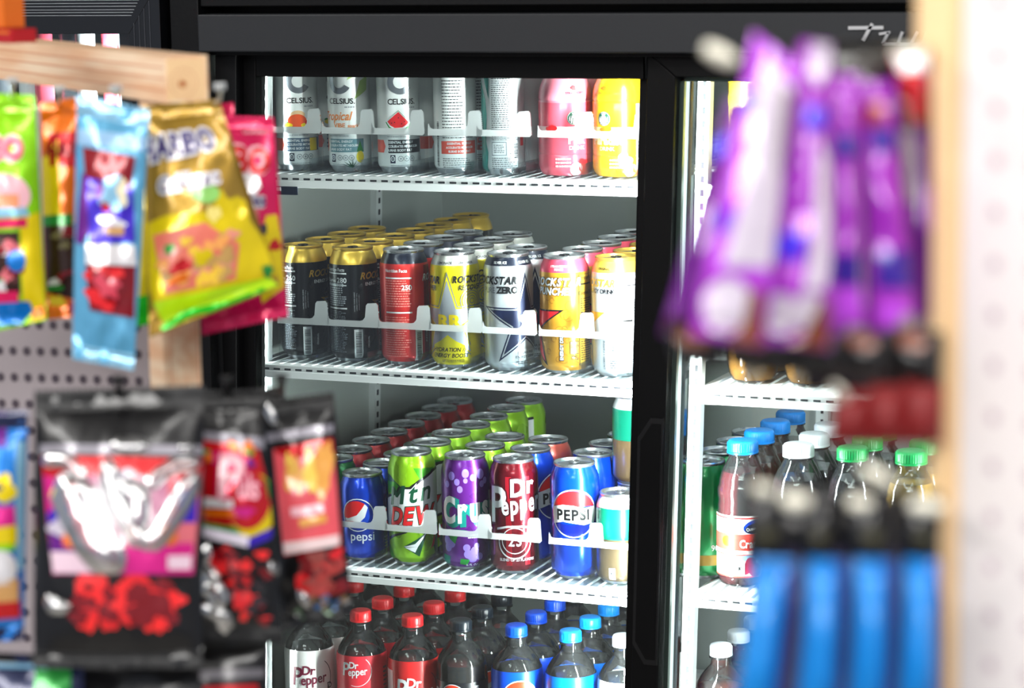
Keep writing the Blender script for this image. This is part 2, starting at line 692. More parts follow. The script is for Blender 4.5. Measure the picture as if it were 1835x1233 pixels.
def art_energy_silver():
    a = Art()
    rock_star(a, NAVY, NAVY, 24, 67, 66, 1)
    a.text(BLK, 'ROCKSTAR', -22, 118, 10.5, 5, .82, .3, .04, sp=.13).text(MGR, 'PURE', -28, 106, 8, 5, .8, 0, .01).text(BLK, 'ZERO', -2, 106, 9, 5, .9, 0, .05)
    a.text(WHT, '9', 20, 60, 17, 6, 1, 0, .04)
    a.rect(SIL, 12, 8, 42, 30, 5)
    a.text(DGR, 'SUGAR FREE', 24, 24, 3.4, 6, 1).text(DGR, 'ENERGY DRINK', 24, 18.5, 3.4, 6, 1).lines(DGR, 8, 10, 36, 15, 2, 6)
    a.text(WHT, 'SILVER ICE', -12, 145, 3.2, 2).text(WHT, 'SILVER ICE', 26, 145, 3.2, 2)
    return a


def art_energy_gold():
    a = Art()
    g2 = ink('deep_gold', 176, 118, 22, .5)
    for k in range(16):
        a.arc(g2, R_.uniform(-45, 20), R_.uniform(14, 126), 3, 4, 0, 300, 1)
        a.arc(g2, R_.uniform(-45, 20), R_.uniform(14, 126), 6, 6.8, 40, 320, 1)
    a.star(BLK, -66, 66, 68, 2).star(RED, -66, 66, 61, 3)
    a.text(BLK, 'ROCKSTAR', -13, 119, 10.5, 4, .84, .3, .08, sp=.16).text(WHT, 'ROCKSTAR', -13, 119, 10.5, 5, .84, .3, .035, sp=.16)
    a.text(BLK, 'PUNCHED', -14, 107, 9.5, 4, .84, .2, .08, sp=.16).text(WHT, 'PUNCHED', -14, 107, 9.5, 5, .84, .2, .035, sp=.16)
    a.text(BLK, 'ENERGY DRINK', -3, 40, 4.2, 4, 1, 0, .12, rot=math.pi / 2).text(WHT, 'ENERGY DRINK', -3, 40, 4.2, 5, 1, 0, .02, rot=math.pi / 2)
    a.rect(BLK, 19.5, 12, 48, 133, 1).rect(GLD, 20.3, 12.5, 48, 132.5, 2)
    a.text(BLK, 'Nutrition Facts', 34, 126, 5, 3, .8).rect(BLK, 21, 119, 48, 121, 3).text(BLK, 'Calories 240', 34, 106, 5.4, 3, .8)
    a.lines(BLK, 22, 78, 46, 102, 8, 3, .4).lines(BLK, 22, 18, 46, 66, 16, 3, .35).rect(BLK, 21, 72, 48, 74, 3)
    a.rect(BLK, 6, 28, 18, 45, 4).rect(GLD, 6.8, 28.8, 17.2, 44.2, 5).text(BLK, '240', 12, 36.5, 4.6, 6).lines(BLK, 7, 20, 18, 26, 3, 4)
    a.text(WHT, 'STRAWBERRY', -8, 143, 2.8, 2).text(WHT, 'PEACH', -8, 139, 2.8, 2)
    return a


def art_energy_white():
    a = Art()
    a.star(GLD, -78, 66, 66, 1)
    a.text(GLD, 'ROCKSTAR', -32, 120, 10, 3, .82, .3, .05).text(BLK, 'ENERGY DRINK', -26, 111, 6, 3, .85, 0, .03)
    a.rect(MGR, 1, 12, 52, 135, 1).rect(WHT, 1.6, 12.6, 52, 134.4, 2)
    a.text(BLK, 'Nutrition Facts', 25, 127, 5.4, 3, .9).rect(BLK, 3, 121, 50, 122.6, 3).text(BLK, 'Calories', 14, 108, 6, 3, .8)
    a.rect(BLK, 3, 74, 50, 76.4, 3).lines(BLK, 3, 79, 50, 104, 7, 3, .35).lines(DGR, 3, 14, 44, 68, 20, 3, .35)
    a.text(DGR, 'CALORIES + CAFFEINE', -16, 30, 2.8, 3, 1, rot=math.pi / 2)
    a.rect(MGR, -8, 28, 1, 46, 2).rect(SIL, -7.4, 28.6, .4, 45.4, 3).text(DGR, '25', -3.5, 36, 6, 4, .8).lines(DGR, -9, 12, 0, 24, 4, 3)
    a.text(BLK, 'ORIGINAL', -18, 142, 3, 2)
    return a


def sunrise(a, fruit, band, bandtxt, dark, rot=0, leaf=False, back=False, teal=False):
    c = rot
    if back:
        a.lines(DGR, -20 + c, 60, 10 + c, 126, 16, 2, .30, seed=11).lines(DGR, -20 + c, 8, 24 + c, 22, 5, 2, .35)
        a.rect(band, -22 + c, 27, 30 + c, 44, 2).text(WHT, 'ESSENTIAL ENERGY', 4 + c, 39.4, 3, 3, .95, 0, .03).text(WHT, 'ACCELERATES METABOLISM', 4 + c, 34, 3, 3, .72, 0, .03).text(WHT, 'BURNS BODY FAT', 4 + c, 28.8, 3, 3, .9, 0, .03)
        a.lines(DGR, -20 + c, 47, 26 + c, 56, 3, 2, .4).bars(BLK, -28, 10, -24, 70, 3)
        for k in range(3):
            a.circ(BLK, -8 + 8 * k + c, 132, 3.4, 3)
        return a
    a.arc(MGR, 3 + c, 122, 9, 17, 40, 330, 2)
    a.text(BLK, 'CELSIUS.', 5 + c, 92, 7.6, 3, 1.02, 0, .018).lines(LGR, 10 + c, 86, 24 + c, 89, 1, 3, .6)
    a.lines(LGR, -16 + c, 47, 16 + c, 56, 3, 3, .35)
    a.rect(CORAL, -40 + c, 27, -18 + c, 44, 2).poly(WHT, [(-18 + c, 27), (-14 + c, 35.5), (-18 + c, 44), (-22 + c, 44), (-19 + c, 35.5), (-22 + c, 27)], 3)
    a.rect(dark, -15 + c, 26.5, 36 + c, 44.5, 2)
    a.text(WHT, 'ESSENTIAL ENERGY', 2 + c, 39.6, 3.2, 3, .95, 0, .03).text(WHT, 'ACCELERATES METABOLISM', 5 + c, 34.2, 3.2, 3, .8, 0, .03).text(WHT, 'BURNS BODY FAT', 1 + c, 28.8, 3.2, 3, .95, 0, .03)
    a.rect(NAVY, -12 + c, 13, -5 + c, 24, 3).circ(WHT, -8.5 + c, 19, 2.8, 4, ry=4).text(NAVY, '0', -8.5 + c, 16.6, 5, 5, 1, 0, .04)
    for k in range(3):
        a.arc(MGR, 2 + 8 * k + c, 19, 3.0, 3.7, 0, 360, 3)
        a.circ(LGR, 2 + 8 * k + c, 19, 1.4, 3)
    a.lines(LGR, -12 + c, 7, 22 + c, 11, 2, 3, .5)
    return a


def art_orangecan():
    a = sunrise(Art(), None, None, None, ink('steel_blue', 84, 108, 130))
    a.circ(ink('peach', 236, 196, 150, 0), 1, 76, 10, 2, ry=6).circ(ink('mango', 240, 84, 20, 0), 0, 68, 13, 3, ry=9).circ(YEL, 12, 62, 7, 4, ry=3).circ(YEL, -12, 62, 6, 4, ry=3)
    a.circ(RED, 14, 65, 3.4, 5).circ(GRN, -15, 65, 3, 3, ry=2)
    a.rect(YEL, 17, 27, 30, 44, 4)
    return a


def art_tropical():
    a = sunrise(Art(), None, None, None, ink('grey_teal', 104, 146, 156), rot=-16)
    o = ink('tangerine', 238, 140, 70, 0)
    a.text(o, 'Tropical', -18, 70, 12, 3, .82, .35, .02).text(o, 'VIBE', -14, 60, 6, 3, 1.1).text(o, 'sparkling', 10, 60, 5, 3)
    lf = ink('pale_leaf', 176, 206, 110, 0)
    a.poly(lf, [(8, 98), (28, 110), (30, 130), (16, 122)], 2).poly(lf, [(-2, 124), (20, 134), (26, 150), (8, 142)], 2)
    a.circ(YEL, 14, 20, 5.5, 4, ry=8).poly(GRN, [(9, 27), (14, 42), (19, 27)], 4)
    for k in range(7):
        ang = math.radians(20 + 22 * k)
        a.poly(DGN, [(2, 5), (2 + 17 * math.cos(ang), 5 + 13 * math.sin(ang)), (4.5, 6)], 5)
    return a


def art_melon():
    a = sunrise(Art(), None, None, None, BLK)
    a.poly(GRN, [(-18, 68), (-13, 60), (-5, 55.5), (6, 56), (14, 61), (17, 66), (0, 84)], 3)
    a.poly(WHT, [(-17, 69), (-12, 62), (-5, 58), (6, 58.5), (13, 63), (15.5, 67), (0, 83)], 4)
    a.poly(RED, [(-15, 69), (-11, 64), (-5, 60.5), (5, 61), (11.5, 65), (13.5, 68), (0, 82)], 5)
    for x, y in ((-5, 68), (4, 66), (0, 74), (8, 69), (-9, 67)):
        a.circ(BLK, x, y, .8, 6, n=8)
    return a


def art_teal():
    a = Art()
    a.poly(TEAL, [(-40, 4), (-24, 4), (-22, 30), (-26, 44), (-24, 80), (-26, 100), (-40, 130)], 2).poly(TEAL, [(-30, 132), (-20, 150), (-20, 100)], 2)
    a.lines(DGR, -16, 62, 16, 134, 26, 2, .42, seed=14).lines(DGR, -16, 46, 22, 52, 3, 2, .4)
    a.rect(MGR, -17, 60, 18, 61, 2).rect(MGR, -16, 26, 4, 44, 2).rect(OFFW, -15, 27, 3, 43, 3).lines(DGR, -13, 29, 1, 41, 5, 4, .4)
    a.rect(WHT, 6, 18, 22, 44, 2).bars(BLK, 8, 22, 20, 42, 3).lines(DGR, -16, 8, 22, 24, 6, 2, .4)
    a.rect(RED, 25, 38, 32, 50, 2)
    return a


def art_dew():
    a = Art()
    g1 = ink('leaf_green', 60, 160, 20, .4)
    a.poly(DGN, [(-50, 110), (-16, 112), (-36, 126), (-50, 128)], 1).poly(g1, [(-50, 100), (-8, 104), (-26, 118), (-50, 116)], 2)
    a.poly(g1, [(2, 138), (36, 136), (52, 108), (14, 116)], 1).poly(DGN, [(20, 112), (50, 90), (52, 132), (30, 134)], 2).poly(LIME, [(26, 120), (50, 104), (44, 130)], 3)
    a.poly(BLK, [(-52, 94), (-24, 104), (-20, 112), (-4, 112), (10, 122), (34, 134), (52, 136), (52, 62), (22, 54), (-10, 52), (-52, 46)], 3)
    a.poly(WHT, [(-52, 90), (-22, 101), (-18, 109), (-2, 109), (12, 119), (34, 130), (52, 132), (52, 66), (20, 57), (-10, 55), (-52, 50)], 4)
    a.text(WHT, 'tn', -4, 90, 27, 5, .92, .35, .055, rot=.16, align='l', sp=.2)
    for dx in (-1.2, 0, 1.2):
        a.text(DGN, 'M', -20 + dx, 87, 27, 6, .84, .35, 0, rot=.16)
    a.text(DGN, 'tn', -3, 90, 27, 6, .92, .35, .02, rot=.16, align='l', sp=.2)
    a.text(DGN, 'DEW', 1, 60, 25, 5, .78, .3, .07, rot=.06, sp=.15).text(RED, 'DEW', 1, 60, 25, 6, .78, .3, .035, rot=.06, sp=.15)
    a.poly(RED, [(-52, 52), (-36, 50), (-30, 60), (-52, 62)], 3)
    a.poly(BLK, [(-52, 34), (-30, 44), (-8, 50), (-8, 48), (-30, 40), (-52, 28)], 2)
    a.poly(DGN, [(-14, 28), (4, 38), (20, 48), (8, 14)], 2).poly(WHT, [(-14, 28), (6, 28), (20, 48), (2, 32)], 3).poly(WHT, [(-12, 27), (2, 20), (6, 28)], 3)
    a.poly(g1, [(-52, 4), (-30, 12), (-40, 26), (-52, 30)], 1).poly(BLK, [(-46, 6), (-28, 10), (-24, 6)], 2).poly(DGN, [(20, 4), (52, 4), (52, 50), (30, 30), (36, 16)], 1)
    a.poly(RED, [(26, 22), (34, 42), (40, 50), (34, 28)], 2)
    return a


def art_grape():
    a = Art()
    li = ink('lilac', 160, 130, 225)
    for x, y, r in ((-20, 132, 5), (-12, 124, 4), (-28, 120, 4), (0, 136, 5), (10, 130, 4), (22, 134, 6), (30, 124, 4), (-8, 114, 4), (0, 126, 3), (24, 120, 4)):
        a.circ(li, x, y, r, 1, ry=r * 1.2)
    a.text(TEAL, 'Crush', -33, 64, 36, 2, .64, .12, .09, rot=.07, align='l', sp=.2).text(WHT, 'Crush', -36, 67, 36, 3, .64, .12, .045, rot=.07, align='l', sp=.2)
    for x, y, r in ((-30, 42, 6), (-22, 38, 6), (-28, 32, 6), (2, 24, 6), (11, 28, 6), (8, 18, 6), (18, 20, 5), (0, 33, 5), (14, 35, 4)):
        a.circ(li, x, y, r, 2)
    a.poly(GRN, [(-26, 52), (-12, 50), (-16, 38), (-24, 44)], 3).poly(GRN, [(-8, 18), (4, 16), (0, 8), (-10, 10)], 3).poly(TEAL, [(-38, 22), (-24, 20), (-26, 8), (-38, 8)], 3)
    a.lines(WHT, 2, 45, 34, 52, 2, 2, .4).text(WHT, '16 FL OZ (1 PT)', 14, 7, 3.4, 3)
    return a


def art_pepper():
    a = Art()
    h = ink('cherry', 176, 24, 42, .5)
    a.rect(h, -12, 14, -4, 136, 1).rect(h, 14, 14, 22, 136, 1)
    for lay, m, of in ((2, ink('wine', 70, 4, 18), .09), (3, WHT, .035)):
        a.text(m, 'D', 5, 110, 24, lay, .84, .1, of, rot=.08).text(m, 'r', 24, 114, 24, lay, .88, .1, of, rot=.08)
        a.text(m, 'P', -23, 74, 50, lay, .78, .10, of * .7, rot=.06).text(m, 'epper', -17, 84, 27, lay, .60, .12, of * .8, rot=.10, align='l', sp=.17)
    a.arc(WHT, 0, 46, 21.5, 23.5, -190, 10, 2).arc(WHT, 0, 48, 17, 18.2, 0, 360, 2).poly(WHT, [(-26, 62), (-10, 66), (12, 66), (28, 62), (28, 64), (12, 69), (-10, 69), (-26, 65)], 2)
    a.text(WHT, '23', 0, 41, 15, 3, .85, 0, .02, sp=.18).text(WHT, 'BLEND OF 23 FLAVORS', 3, 20, 3.8, 3, .9)
    return a


def art_globe_old():
    a = Art()
    u, v, r = -8, 67, 22
    a.arc(WHT, u, v, r, r + 1.4, 0, 360, 2)
    a.circ(WHT, u - 2, v + 1, r - 3, 2, 36)
    r -= 3
    u -= 2
    v += 1
    P = [(u + r * math.cos(math.radians(q)), v + r * math.sin(math.radians(q))) for q in range(50, 200, 7)]
    a.poly(RED, P + [(u - 12, v - 6), (u + 1, v - 1), (u + 8, v + 8)], 3)
    P = [(u + r * math.cos(math.radians(q)), v + r * math.sin(math.radians(q))) for q in range(222, 391, 7)]
    a.poly(BLUE, P + [(u + 12, v - 4), (u + 4, v - 12), (u - 6, v - 14)], 3)
    a.text(WHT, 'pepsi', -2, 31, 13, 2, .95, 0, .01)
    a.rect(BLUE, 33, 8, 44, 28, 2).lines(LGR, 34, 8, 44, 34, 6, 3)
    return a


def art_globe_new(u=0):
    a = Art()
    v, r = 92, 33
    a.arc(WHT, u, v, r - 1.6, r, 0, 360, 2, 40)
    a.poly(RED, [(u + (r - 2.4) * math.cos(math.radians(q)), v + (r - 2.4) * math.sin(math.radians(q))) for q in range(18, 163, 6)], 3)
    a.poly(ink('deep_blue', 6, 30, 140, .4), [(u + (r - 2.4) * math.cos(math.radians(q)), v + (r - 2.4) * math.sin(math.radians(q))) for q in range(208, 333, 6)], 3)
    a.poly(WHT, [(u - r + 2, v + 8), (u - 14, v + 12), (u, v + 11), (u + 14, v + 7), (u + r - 2, v + 9), (u + r - 1, v), (u + r - 3, v - 13), (u + 14, v - 16), (u, v - 13), (u - 14, v - 11), (u - r + 3, v - 15), (u - r + 1, v)], 4)
    a.text(BLK, 'PEPSI', u - 1, v - 8.5, 14.5, 5, .92, 0, .04, sp=.16)
    a.lines(LGR, 34, 14, 42, 44, 8, 2)
    return a


def art_green_tan():
    a = Art()
    tan_ = ink('tan', 104, 84, 58, .5)
    a.rect(tan_, -52, 5, 52, 62, 1)
    a.blob(OFFW, 26, 74, 8, 2, seed=3).lines(WHT, 10, 64, 40, 70, 2, 3)
    a.rect(OFFW, -17, 8, -8, 24, 2).text(BLK, '140', -12.5, 15, 4, 3).lines(ink('tan_print', 96, 78, 54, .2), 2, 8, 40, 56, 16, 2, .5)
    return a


def lane(name_art, first_px, n, desc, lane_word, shelf_word, zbase, y0, prof, body, collar, collar_v, lid, tab, group, step=.0675, others=None, H=None, base=None, skip=(), x=None, short=None):
    """front can under its lid pixel, the rest behind it at the lane's step"""
    H = H or (prof[-1][1] + 4) / 1000
    p = onY(first_px[0], first_px[1], y0)
    X = p.x if x is None else x
    root = make_can(desc + ', front of its row', name_art, prof, body, collar, collar_v,
                    base or ALU, lid, tab, (X, y0, zbase), group)
    words = ['second', 'third', 'fourth', 'fifth', 'sixth', 'seventh', 'eighth']
    for k in range(1, n):
        if k in skip:
            continue
        loc = (X + R_.uniform(-.0012, .0012), y0 + step * k, zbase)
        src = (others or {}).get(k, root)
        dup(src, loc, toward_cam(loc) + R_.uniform(-2.4, 2.4), (short or desc) + ', ' + words[k - 1] + ' back in the ' + lane_word + ' row, ' + shelf_word + ' shelf', group)
    return root


# ------------------------------------------------------------------ bottles
PET = film('clear_bottle_plastic', (0.8, 0.85, 0.87, 1), 0.03, 0.04, 1.5, 1.1)
COLA = mat('dark_cola', rgb(22, 13, 8), 0, 0.12, 0.4)


def make_cap(root, z, m, r=.0150, h=.0150, ribs=60):
    mb = MB()
    f = lambda a, zz: 1 + (0.022 * (1 if math.sin(ribs * a) > 0 else -1) if zz < h * .82 and zz > .003 else 0)
    mb.lathe([(r * 1.03, 0), (r * 1.03, .0022), (r * .985, .0026), (r, .0032), (r, h * .80), (r * .97, h * .86), (r * .93, h * .96), (r * .86, h), (r * .5, h + .0002)], m, n=120, c=(0, 0, z), rmod=f)
    return mb.build('bottle_cap', root, angle=50)


BP = [(22, 0), (30, 2), (34, 8), (35.5, 18), (35.5, 30), (33.8, 38), (35, 44), (35.6, 60), (35.6, 157), (34.7, 164), (32, 171.5), (28, 178.5), (23, 185.5), (18, 191), (14.8, 195), (13.6, 198.5), (13.0, 205), (16.2, 206), (16.2, 207.6), (12.8, 208.6), (12.6, 219)]


def make_soda(label, loc, cap_m, label_m, art, group, lo=50, hi=165, liquid=COLA, fill=169, shade=PET):
    root = thing('soda_bottle', label, 'bottle', loc, toward_cam(loc), group)
    mb = MB()
    rib = lambda a, zz: 1 + (0.010 * math.cos(18 * a + zz * 260) if .163 < zz < .193 else 0)
    mb.lathe([(r / 1000, z / 1000) for r, z in BP], shade, n=72, rmod=rib)
    mb.build('bottle_shell', root)
    lq = MB()
    lp = [(r - 1.0, z) for r, z in BP if z <= fill]
    lp[0] = (21, 1)
    lq.lathe([(r / 1000, z / 1000) for r, z in lp], liquid, n=40)
    lq.build('liquid', root)
    if label_m:
        lb = MB()
        lp = [(r + .4, z) for r, z in BP if lo < z < hi]
        lp = [(35.4, lo)] + lp + [(35.0 if hi > 157 else 36, hi)]
        lb.lathe([(r / 1000, z / 1000) for r, z in lp], label_m, n=64, cap0=False, cap1=False)
        if art:
            art.emit(lb, wrapper(lp), du=3.0, vcuts=[p[1] for p in lp])
        lb.build('label_sleeve', root)
    make_cap(root, .2085, cap_m)
    return root


def pepper_label(a, m, o, u=0, v=88, k=1.0, arc=True):
    a.text(m, 'Dr', u + 0 * k, v + 10 * k, 12 * k, 3, .95, .1, .025).text(m, 'P', u - 15 * k, v - 4 * k, 25 * k, 3, .8, .12, .015)
    a.text(m, 'epper', u - 10 * k, v - 4 * k, 13.5 * k, 3, .80, .15, .02, rot=.10, align='l')
    if arc:
        a.arc(o, u + 4 * k, v + 5 * k, 27 * k, 28 * k, -110, 50, 2)
    return a


# ------------------------------------------------------------------ bags
class Bag:
    """pillow pouch between four corner points; art in millimetres from its lower left corner"""

    def __init__(s, tl, tr, br, bl, th, seed=1, wr=1.0, seal=0.06, ridges=()):
        s.c = [Vector(p) for p in (bl, br, tr, tl)]
        s.W = ((s.c[1] - s.c[0]).length + (s.c[2] - s.c[3]).length) / 2 * 1000
        s.H = ((s.c[3] - s.c[0]).length + (s.c[2] - s.c[1]).length) / 2 * 1000
        s.n = (s.c[1] - s.c[0]).cross(s.c[3] - s.c[0]).normalized()
        if s.n.dot(CAM - s.c[0]) < 0:
            s.n = -s.n
        s.th, s.seed, s.wr, s.seal, s.ridges = th, seed, wr, seal, ridges

    def flat(s, a, b):
        return s.c[0] * (1 - a) * (1 - b) + s.c[1] * a * (1 - b) + s.c[2] * a * b + s.c[3] * (1 - a) * b

    def off(s, a, b):
        a, b = min(1, max(0, a)), min(1, max(0, b))
        e = s.seal
        bb = min(1, max(0, (b - e) / (1 - 2.3 * e)))
        h = s.th * (max(0, math.sin(math.pi * a)) ** .55) * (max(0, math.sin(math.pi * bb)) ** .5)
        if b < e or b > 1 - 1.3 * e:
            h += .0005 * math.sin(b * s.H * 1.9)
        x, y = a * s.W / 1000, b * s.H / 1000
        h += s.wr * .0022 * noise.noise(Vector((x * 34, y * 20, s.seed * 7.3)))
        h += s.wr * .0012 * noise.noise(Vector((x * 90, y * 60, s.seed * 3.1)))
        for (x0, y0), (x1, y1), w, hh in s.ridges:
            d = Vector((x1 - x0, y1 - y0))
            q = Vector((a - x0, b - y0))
            t = max(0, min(1, q.dot(d) / d.length_squared))
            r = q - d * t
            r = math.hypot(r.x * s.W / 1000, r.y * s.H / 1000)
            if r < w:
                h += hh * (math.cos(math.pi * r / w) * .5 + .5)
        return h

    def q(s, x, y):
        """photo measurement (x, y) -> millimetres on the bag"""
        a = b = .5
        (x0, y0), (x1, y1), (x2, y2), (x3, y3) = s.px        # bl br tr tl
        for _ in range(12):
            fx = x0 * (1 - a) * (1 - b) + x1 * a * (1 - b) + x2 * a * b + x3 * (1 - a) * b - x
            fy = y0 * (1 - a) * (1 - b) + y1 * a * (1 - b) + y2 * a * b + y3 * (1 - a) * b - y
            ax, ay = (x1 - x0) * (1 - b) + (x2 - x3) * b, (y1 - y0) * (1 - b) + (y2 - y3) * b
            bx, by = (x3 - x0) * (1 - a) + (x2 - x1) * a, (y3 - y0) * (1 - a) + (y2 - y1) * a
            d = ax * by - ay * bx
            a -= (fx * by - fy * bx) / d
            b -= (ax * fy - ay * fx) / d
        return a * s.W, b * s.H

    def pt(s, u, v, L):
        a, b = u / s.W, v / s.H
        return s.flat(a, b) + s.n * (s.off(a, b) + L * .0004)

    def build(s, root, base, seal_m, art, name='bag_front', nx=28, ny=44, back=None):
        mb = MB()
        V, F = [], []
        for j in range(ny + 1):
            for i in range(nx + 1):
                a, b = i / nx, j / ny
                V.append(s.flat(a, b) + s.n * s.off(a, b))
        for j in range(ny):
            for i in range(nx):
                k = j * (nx + 1) + i
                F.append((k, k + 1, k + nx + 2, k + nx + 1))
        mb.add(V, F, base)
        if art:
            art.emit(mb, s.pt, du=max(3.5, s.W / 26), dv=max(4.0, s.H / 40), clip=(.8, .8, s.W - .8, s.H - .8))
        f = mb.build(name, root)
        mb = MB()
        V2 = []
        for j in range(ny + 1):
            for i in range(nx + 1):
                a, b = i / nx, j / ny
                V2.append(s.flat(a, b) - s.n * (s.off(a, b) * .8 + .0006))
        mb.add(V2, [tuple(reversed(q)) for q in F], back or base)
        mb.build('bag_back', root)
        if seal_m:
            mb = MB()
            n = int(s.W / 2.2)
            for (b0, b1, zz) in ((1 - s.seal * 1.25, 1.0, 1), (0.0, s.seal * .95, -1)):
                Vf, Ff = [], []
                m_ = 6
                for j in range(m_ + 1):
                    for i in range(n + 1):
                        a = i / n
                        b = b0 + (b1 - b0) * j / m_
                        if zz == 1 and j == m_ and i % 2:
                            b += .006
                        if zz == -1 and j == 0 and i % 2:
                            b -= .006
                        Vf.append(s.flat(a, b) + s.n * (s.off(a, b) + .0009 + .0005 * (j % 2)))
                for j in range(m_):
                    for i in range(n):
                        k = j * (n + 1) + i
                        Ff.append((k, k + 1, k + n + 2, k + n + 1))
                b_ = MB().add(Vf, Ff, seal_m)
                b_.build('top_seal' if zz == 1 else 'bottom_seal', root)
        return f


class PxArt:
    """artwork laid out from photo measurements"""

    def __init__(s, a, B, k):
        s.a, s.B, s.k = a, B, k

    def P(s, m, pts, L=2):
        s.a.poly(m, [s.B.q(*p) for p in pts], L)
        return s

    def E(s, m, x, y, rx, ry, L=2, n=22):
        return s.P(m, [(x + rx * math.cos(6.2832 * i / n), y - ry * math.sin(6.2832 * i / n)) for i in range(n)], L)

    def Bl(s, m, x, y, rx, ry, L=2, seed=1, kk=.3):
        u, v = s.B.q(x, y)
        s.a.blob(m, u, v, rx * s.k, L, kk, seed, 22, ry=ry * s.k)
        return s

    def T(s, t, x, y, h, m, o, L=4, sx=1, rot=0, b0=.14, b1=.03, align='c'):
        u, v = s.B.q(x, y + h / 2)
        u2, v2 = s.B.q(x + 10, y + h / 2)
        r = math.atan2(v2 - v, u2 - u) + rot
        if o:
            s.a.text(o, t, u, v, h * s.k, L, sx, 0, b0, r, align)
        s.a.text(m, t, u, v, h * s.k, L + 1, sx, 0, b1, r, align)
        return s

    def G(s, cols, x0, y0, x1, y1, n, r, L, seed):
        g = random.Random(seed)
        for i in range(n):
            s.Bl(cols[i % len(cols)], g.uniform(x0, x1), g.uniform(y0, y1), r * g.uniform(.7, 1.3), r * g.uniform(.7, 1.3), L + i % 3, seed + i, .35)
        return s


def foil(name, r, g, b, metal=0.35, rough=0.25, coat=0.6):
    return mat('foil_' + name, rgb(r, g, b), metal, rough, coat, noise_scale=60)


def bag(label, corners, dep, th, base, seal_m, artfn, seed=1, wr=1.0, group=None, seal=.06, name='candy_bag', ridges=(), back=None, wrap=(), wrap_m=None):
    if not isinstance(dep, (list, tuple)):
        dep = [dep] * 4
    P = [at(x, y, d) for (x, y), d in zip(corners, dep)]
    o = (P[0] + P[1]) / 2
    B = Bag(*P, th, seed, wr, seal, ridges)
    B.px = [corners[3], corners[2], corners[1], corners[0]]
    a_k = B.W / ((Vector(corners[1]) - Vector(corners[0])).length * .5 + (Vector(corners[2]) - Vector(corners[3])).length * .5)
    root = thing(name, label, 'candy bag', (0, 0, 0), 0, group)
    a = Art()
    if artfn:
        try:
            artfn(a, B.W, B.H)
        except TypeError:
            artfn(a, B.W, B.H, PxArt(a, B, a_k))
    B.build(root, base, seal_m, a, back=back)
    if wrap:
        for pts, wd_, hh in wrap:
            wb_ = MB()
            V, F, n = [], [], 8
            uv = [B.q(*p) for p in pts]
            fine = []
            for i in range(len(uv) - 1):
                for t in range(8):
                    fine.append((uv[i][0] + (uv[i + 1][0] - uv[i][0]) * t / 8, uv[i][1] + (uv[i + 1][1] - uv[i][1]) * t / 8))
            fine.append(uv[-1])
            for i, p in enumerate(fine):
                p0_, p1_ = fine[max(0, i - 1)], fine[min(len(fine) - 1, i + 1)]
                d = Vector((p1_[0] - p0_[0], p1_[1] - p0_[1])).normalized()
                e = math.sin(math.pi * min(1, (i + .6) / 5) / 2) * math.sin(math.pi * min(1, (len(fine) - i - .4) / 5) / 2)
                for k in range(n + 1):
                    c = -1 + 2 * k / n
                    w_ = wd_ * e * c
                    V.append(Vector(B.pt(p[0] - d.y * w_, p[1] + d.x * w_, 8)) + B.n * (hh * e * (1 - c * c)))
            for i in range(len(fine) - 1):
                for k in range(n):
                    j = i * (n + 1) + k
                    F.append((j, j + 1, j + n + 2, j + n + 1))
            wb_.add(V, F, wrap_m)
            wb_.build('clear_wrap_fold', root)
    for ch in root.children:
        for v in ch.data.vertices:
            v.co -= o
    root.location = o
    return root
# ------------------------------------------------------------------ the room
FLOOR = mat('store_floor_tile', rgb(150, 146, 140), 0, 0.35, noise_amt=.15, noise_scale=6)
CEIL = mat('ceiling_tile', rgb(225, 225, 222), 0, 0.8, noise_amt=.06)
WALL = mat('painted_wall', rgb(120, 120, 122), 0, 0.7, noise_amt=.05)
struct(MB().box(-5, 3, -3, 4.2, -.02, 0, FLOOR).build('floor', smooth=False))
struct(MB().box(-5, 3, -3, 4.2, 3.0, 3.05, CEIL).build('ceiling', smooth=False))
struct(MB().box(-5, 3, 4.1, 4.2, 0, 3.0, WALL).build('wall_back', smooth=False))

# ------------------------------------------------------------------ the two-door cooler
CAB = mat('black_powder_coat', rgb(8, 8, 10), 0.0, 0.45, noise_scale=200, bump=.05, spec=.25)
HDR = mat('header_charcoal', rgb(36, 38, 42), 0.1, 0.5, noise_scale=300, bump=.04)
DOOR = mat('door_frame_black', rgb(4, 4, 5), 0.0, 0.45, noise_scale=200, spec=.2)
SLIT = mat('slot_dark', rgb(20, 24, 30), 0, 0.6)
LINER = mat('stucco_aluminium', rgb(172, 178, 174), 0.35, 0.38)
EPOXY = mat('white_epoxy', rgb(250, 252, 253), 0.0, 0.35, .2)
PILW = mat('white_steel_pilaster', rgb(222, 228, 228), 0.2, 0.4)
MIRR = mat('polished_steel', rgb(190, 195, 198), 1.0, 0.09)
CHROME = mat('chrome', rgb(225, 225, 225), 0.6, 0.3)
GLASS = film('door_glass', (0.8, 0.9, 0.88, 1), 0.0, 0.02, 1.45, 1.0)
SPACER = mat('glass_spacer', rgb(92, 104, 98), 0.4, 0.4)

cooler = thing('display_cooler', 'tall black two-door glass merchandiser filled with cans and bottles behind the candy racks', 'cooler', (-1.08, 3.4, 0))
OFF = Vector(cooler.location)


def part(mb, name, parent=None, bevel=0.0, smooth=False):
    mb.v = [tuple(Vector(p) - OFF) for p in mb.v]
    return mb.build(name, parent or cooler, smooth=smooth, bevel=bevel)


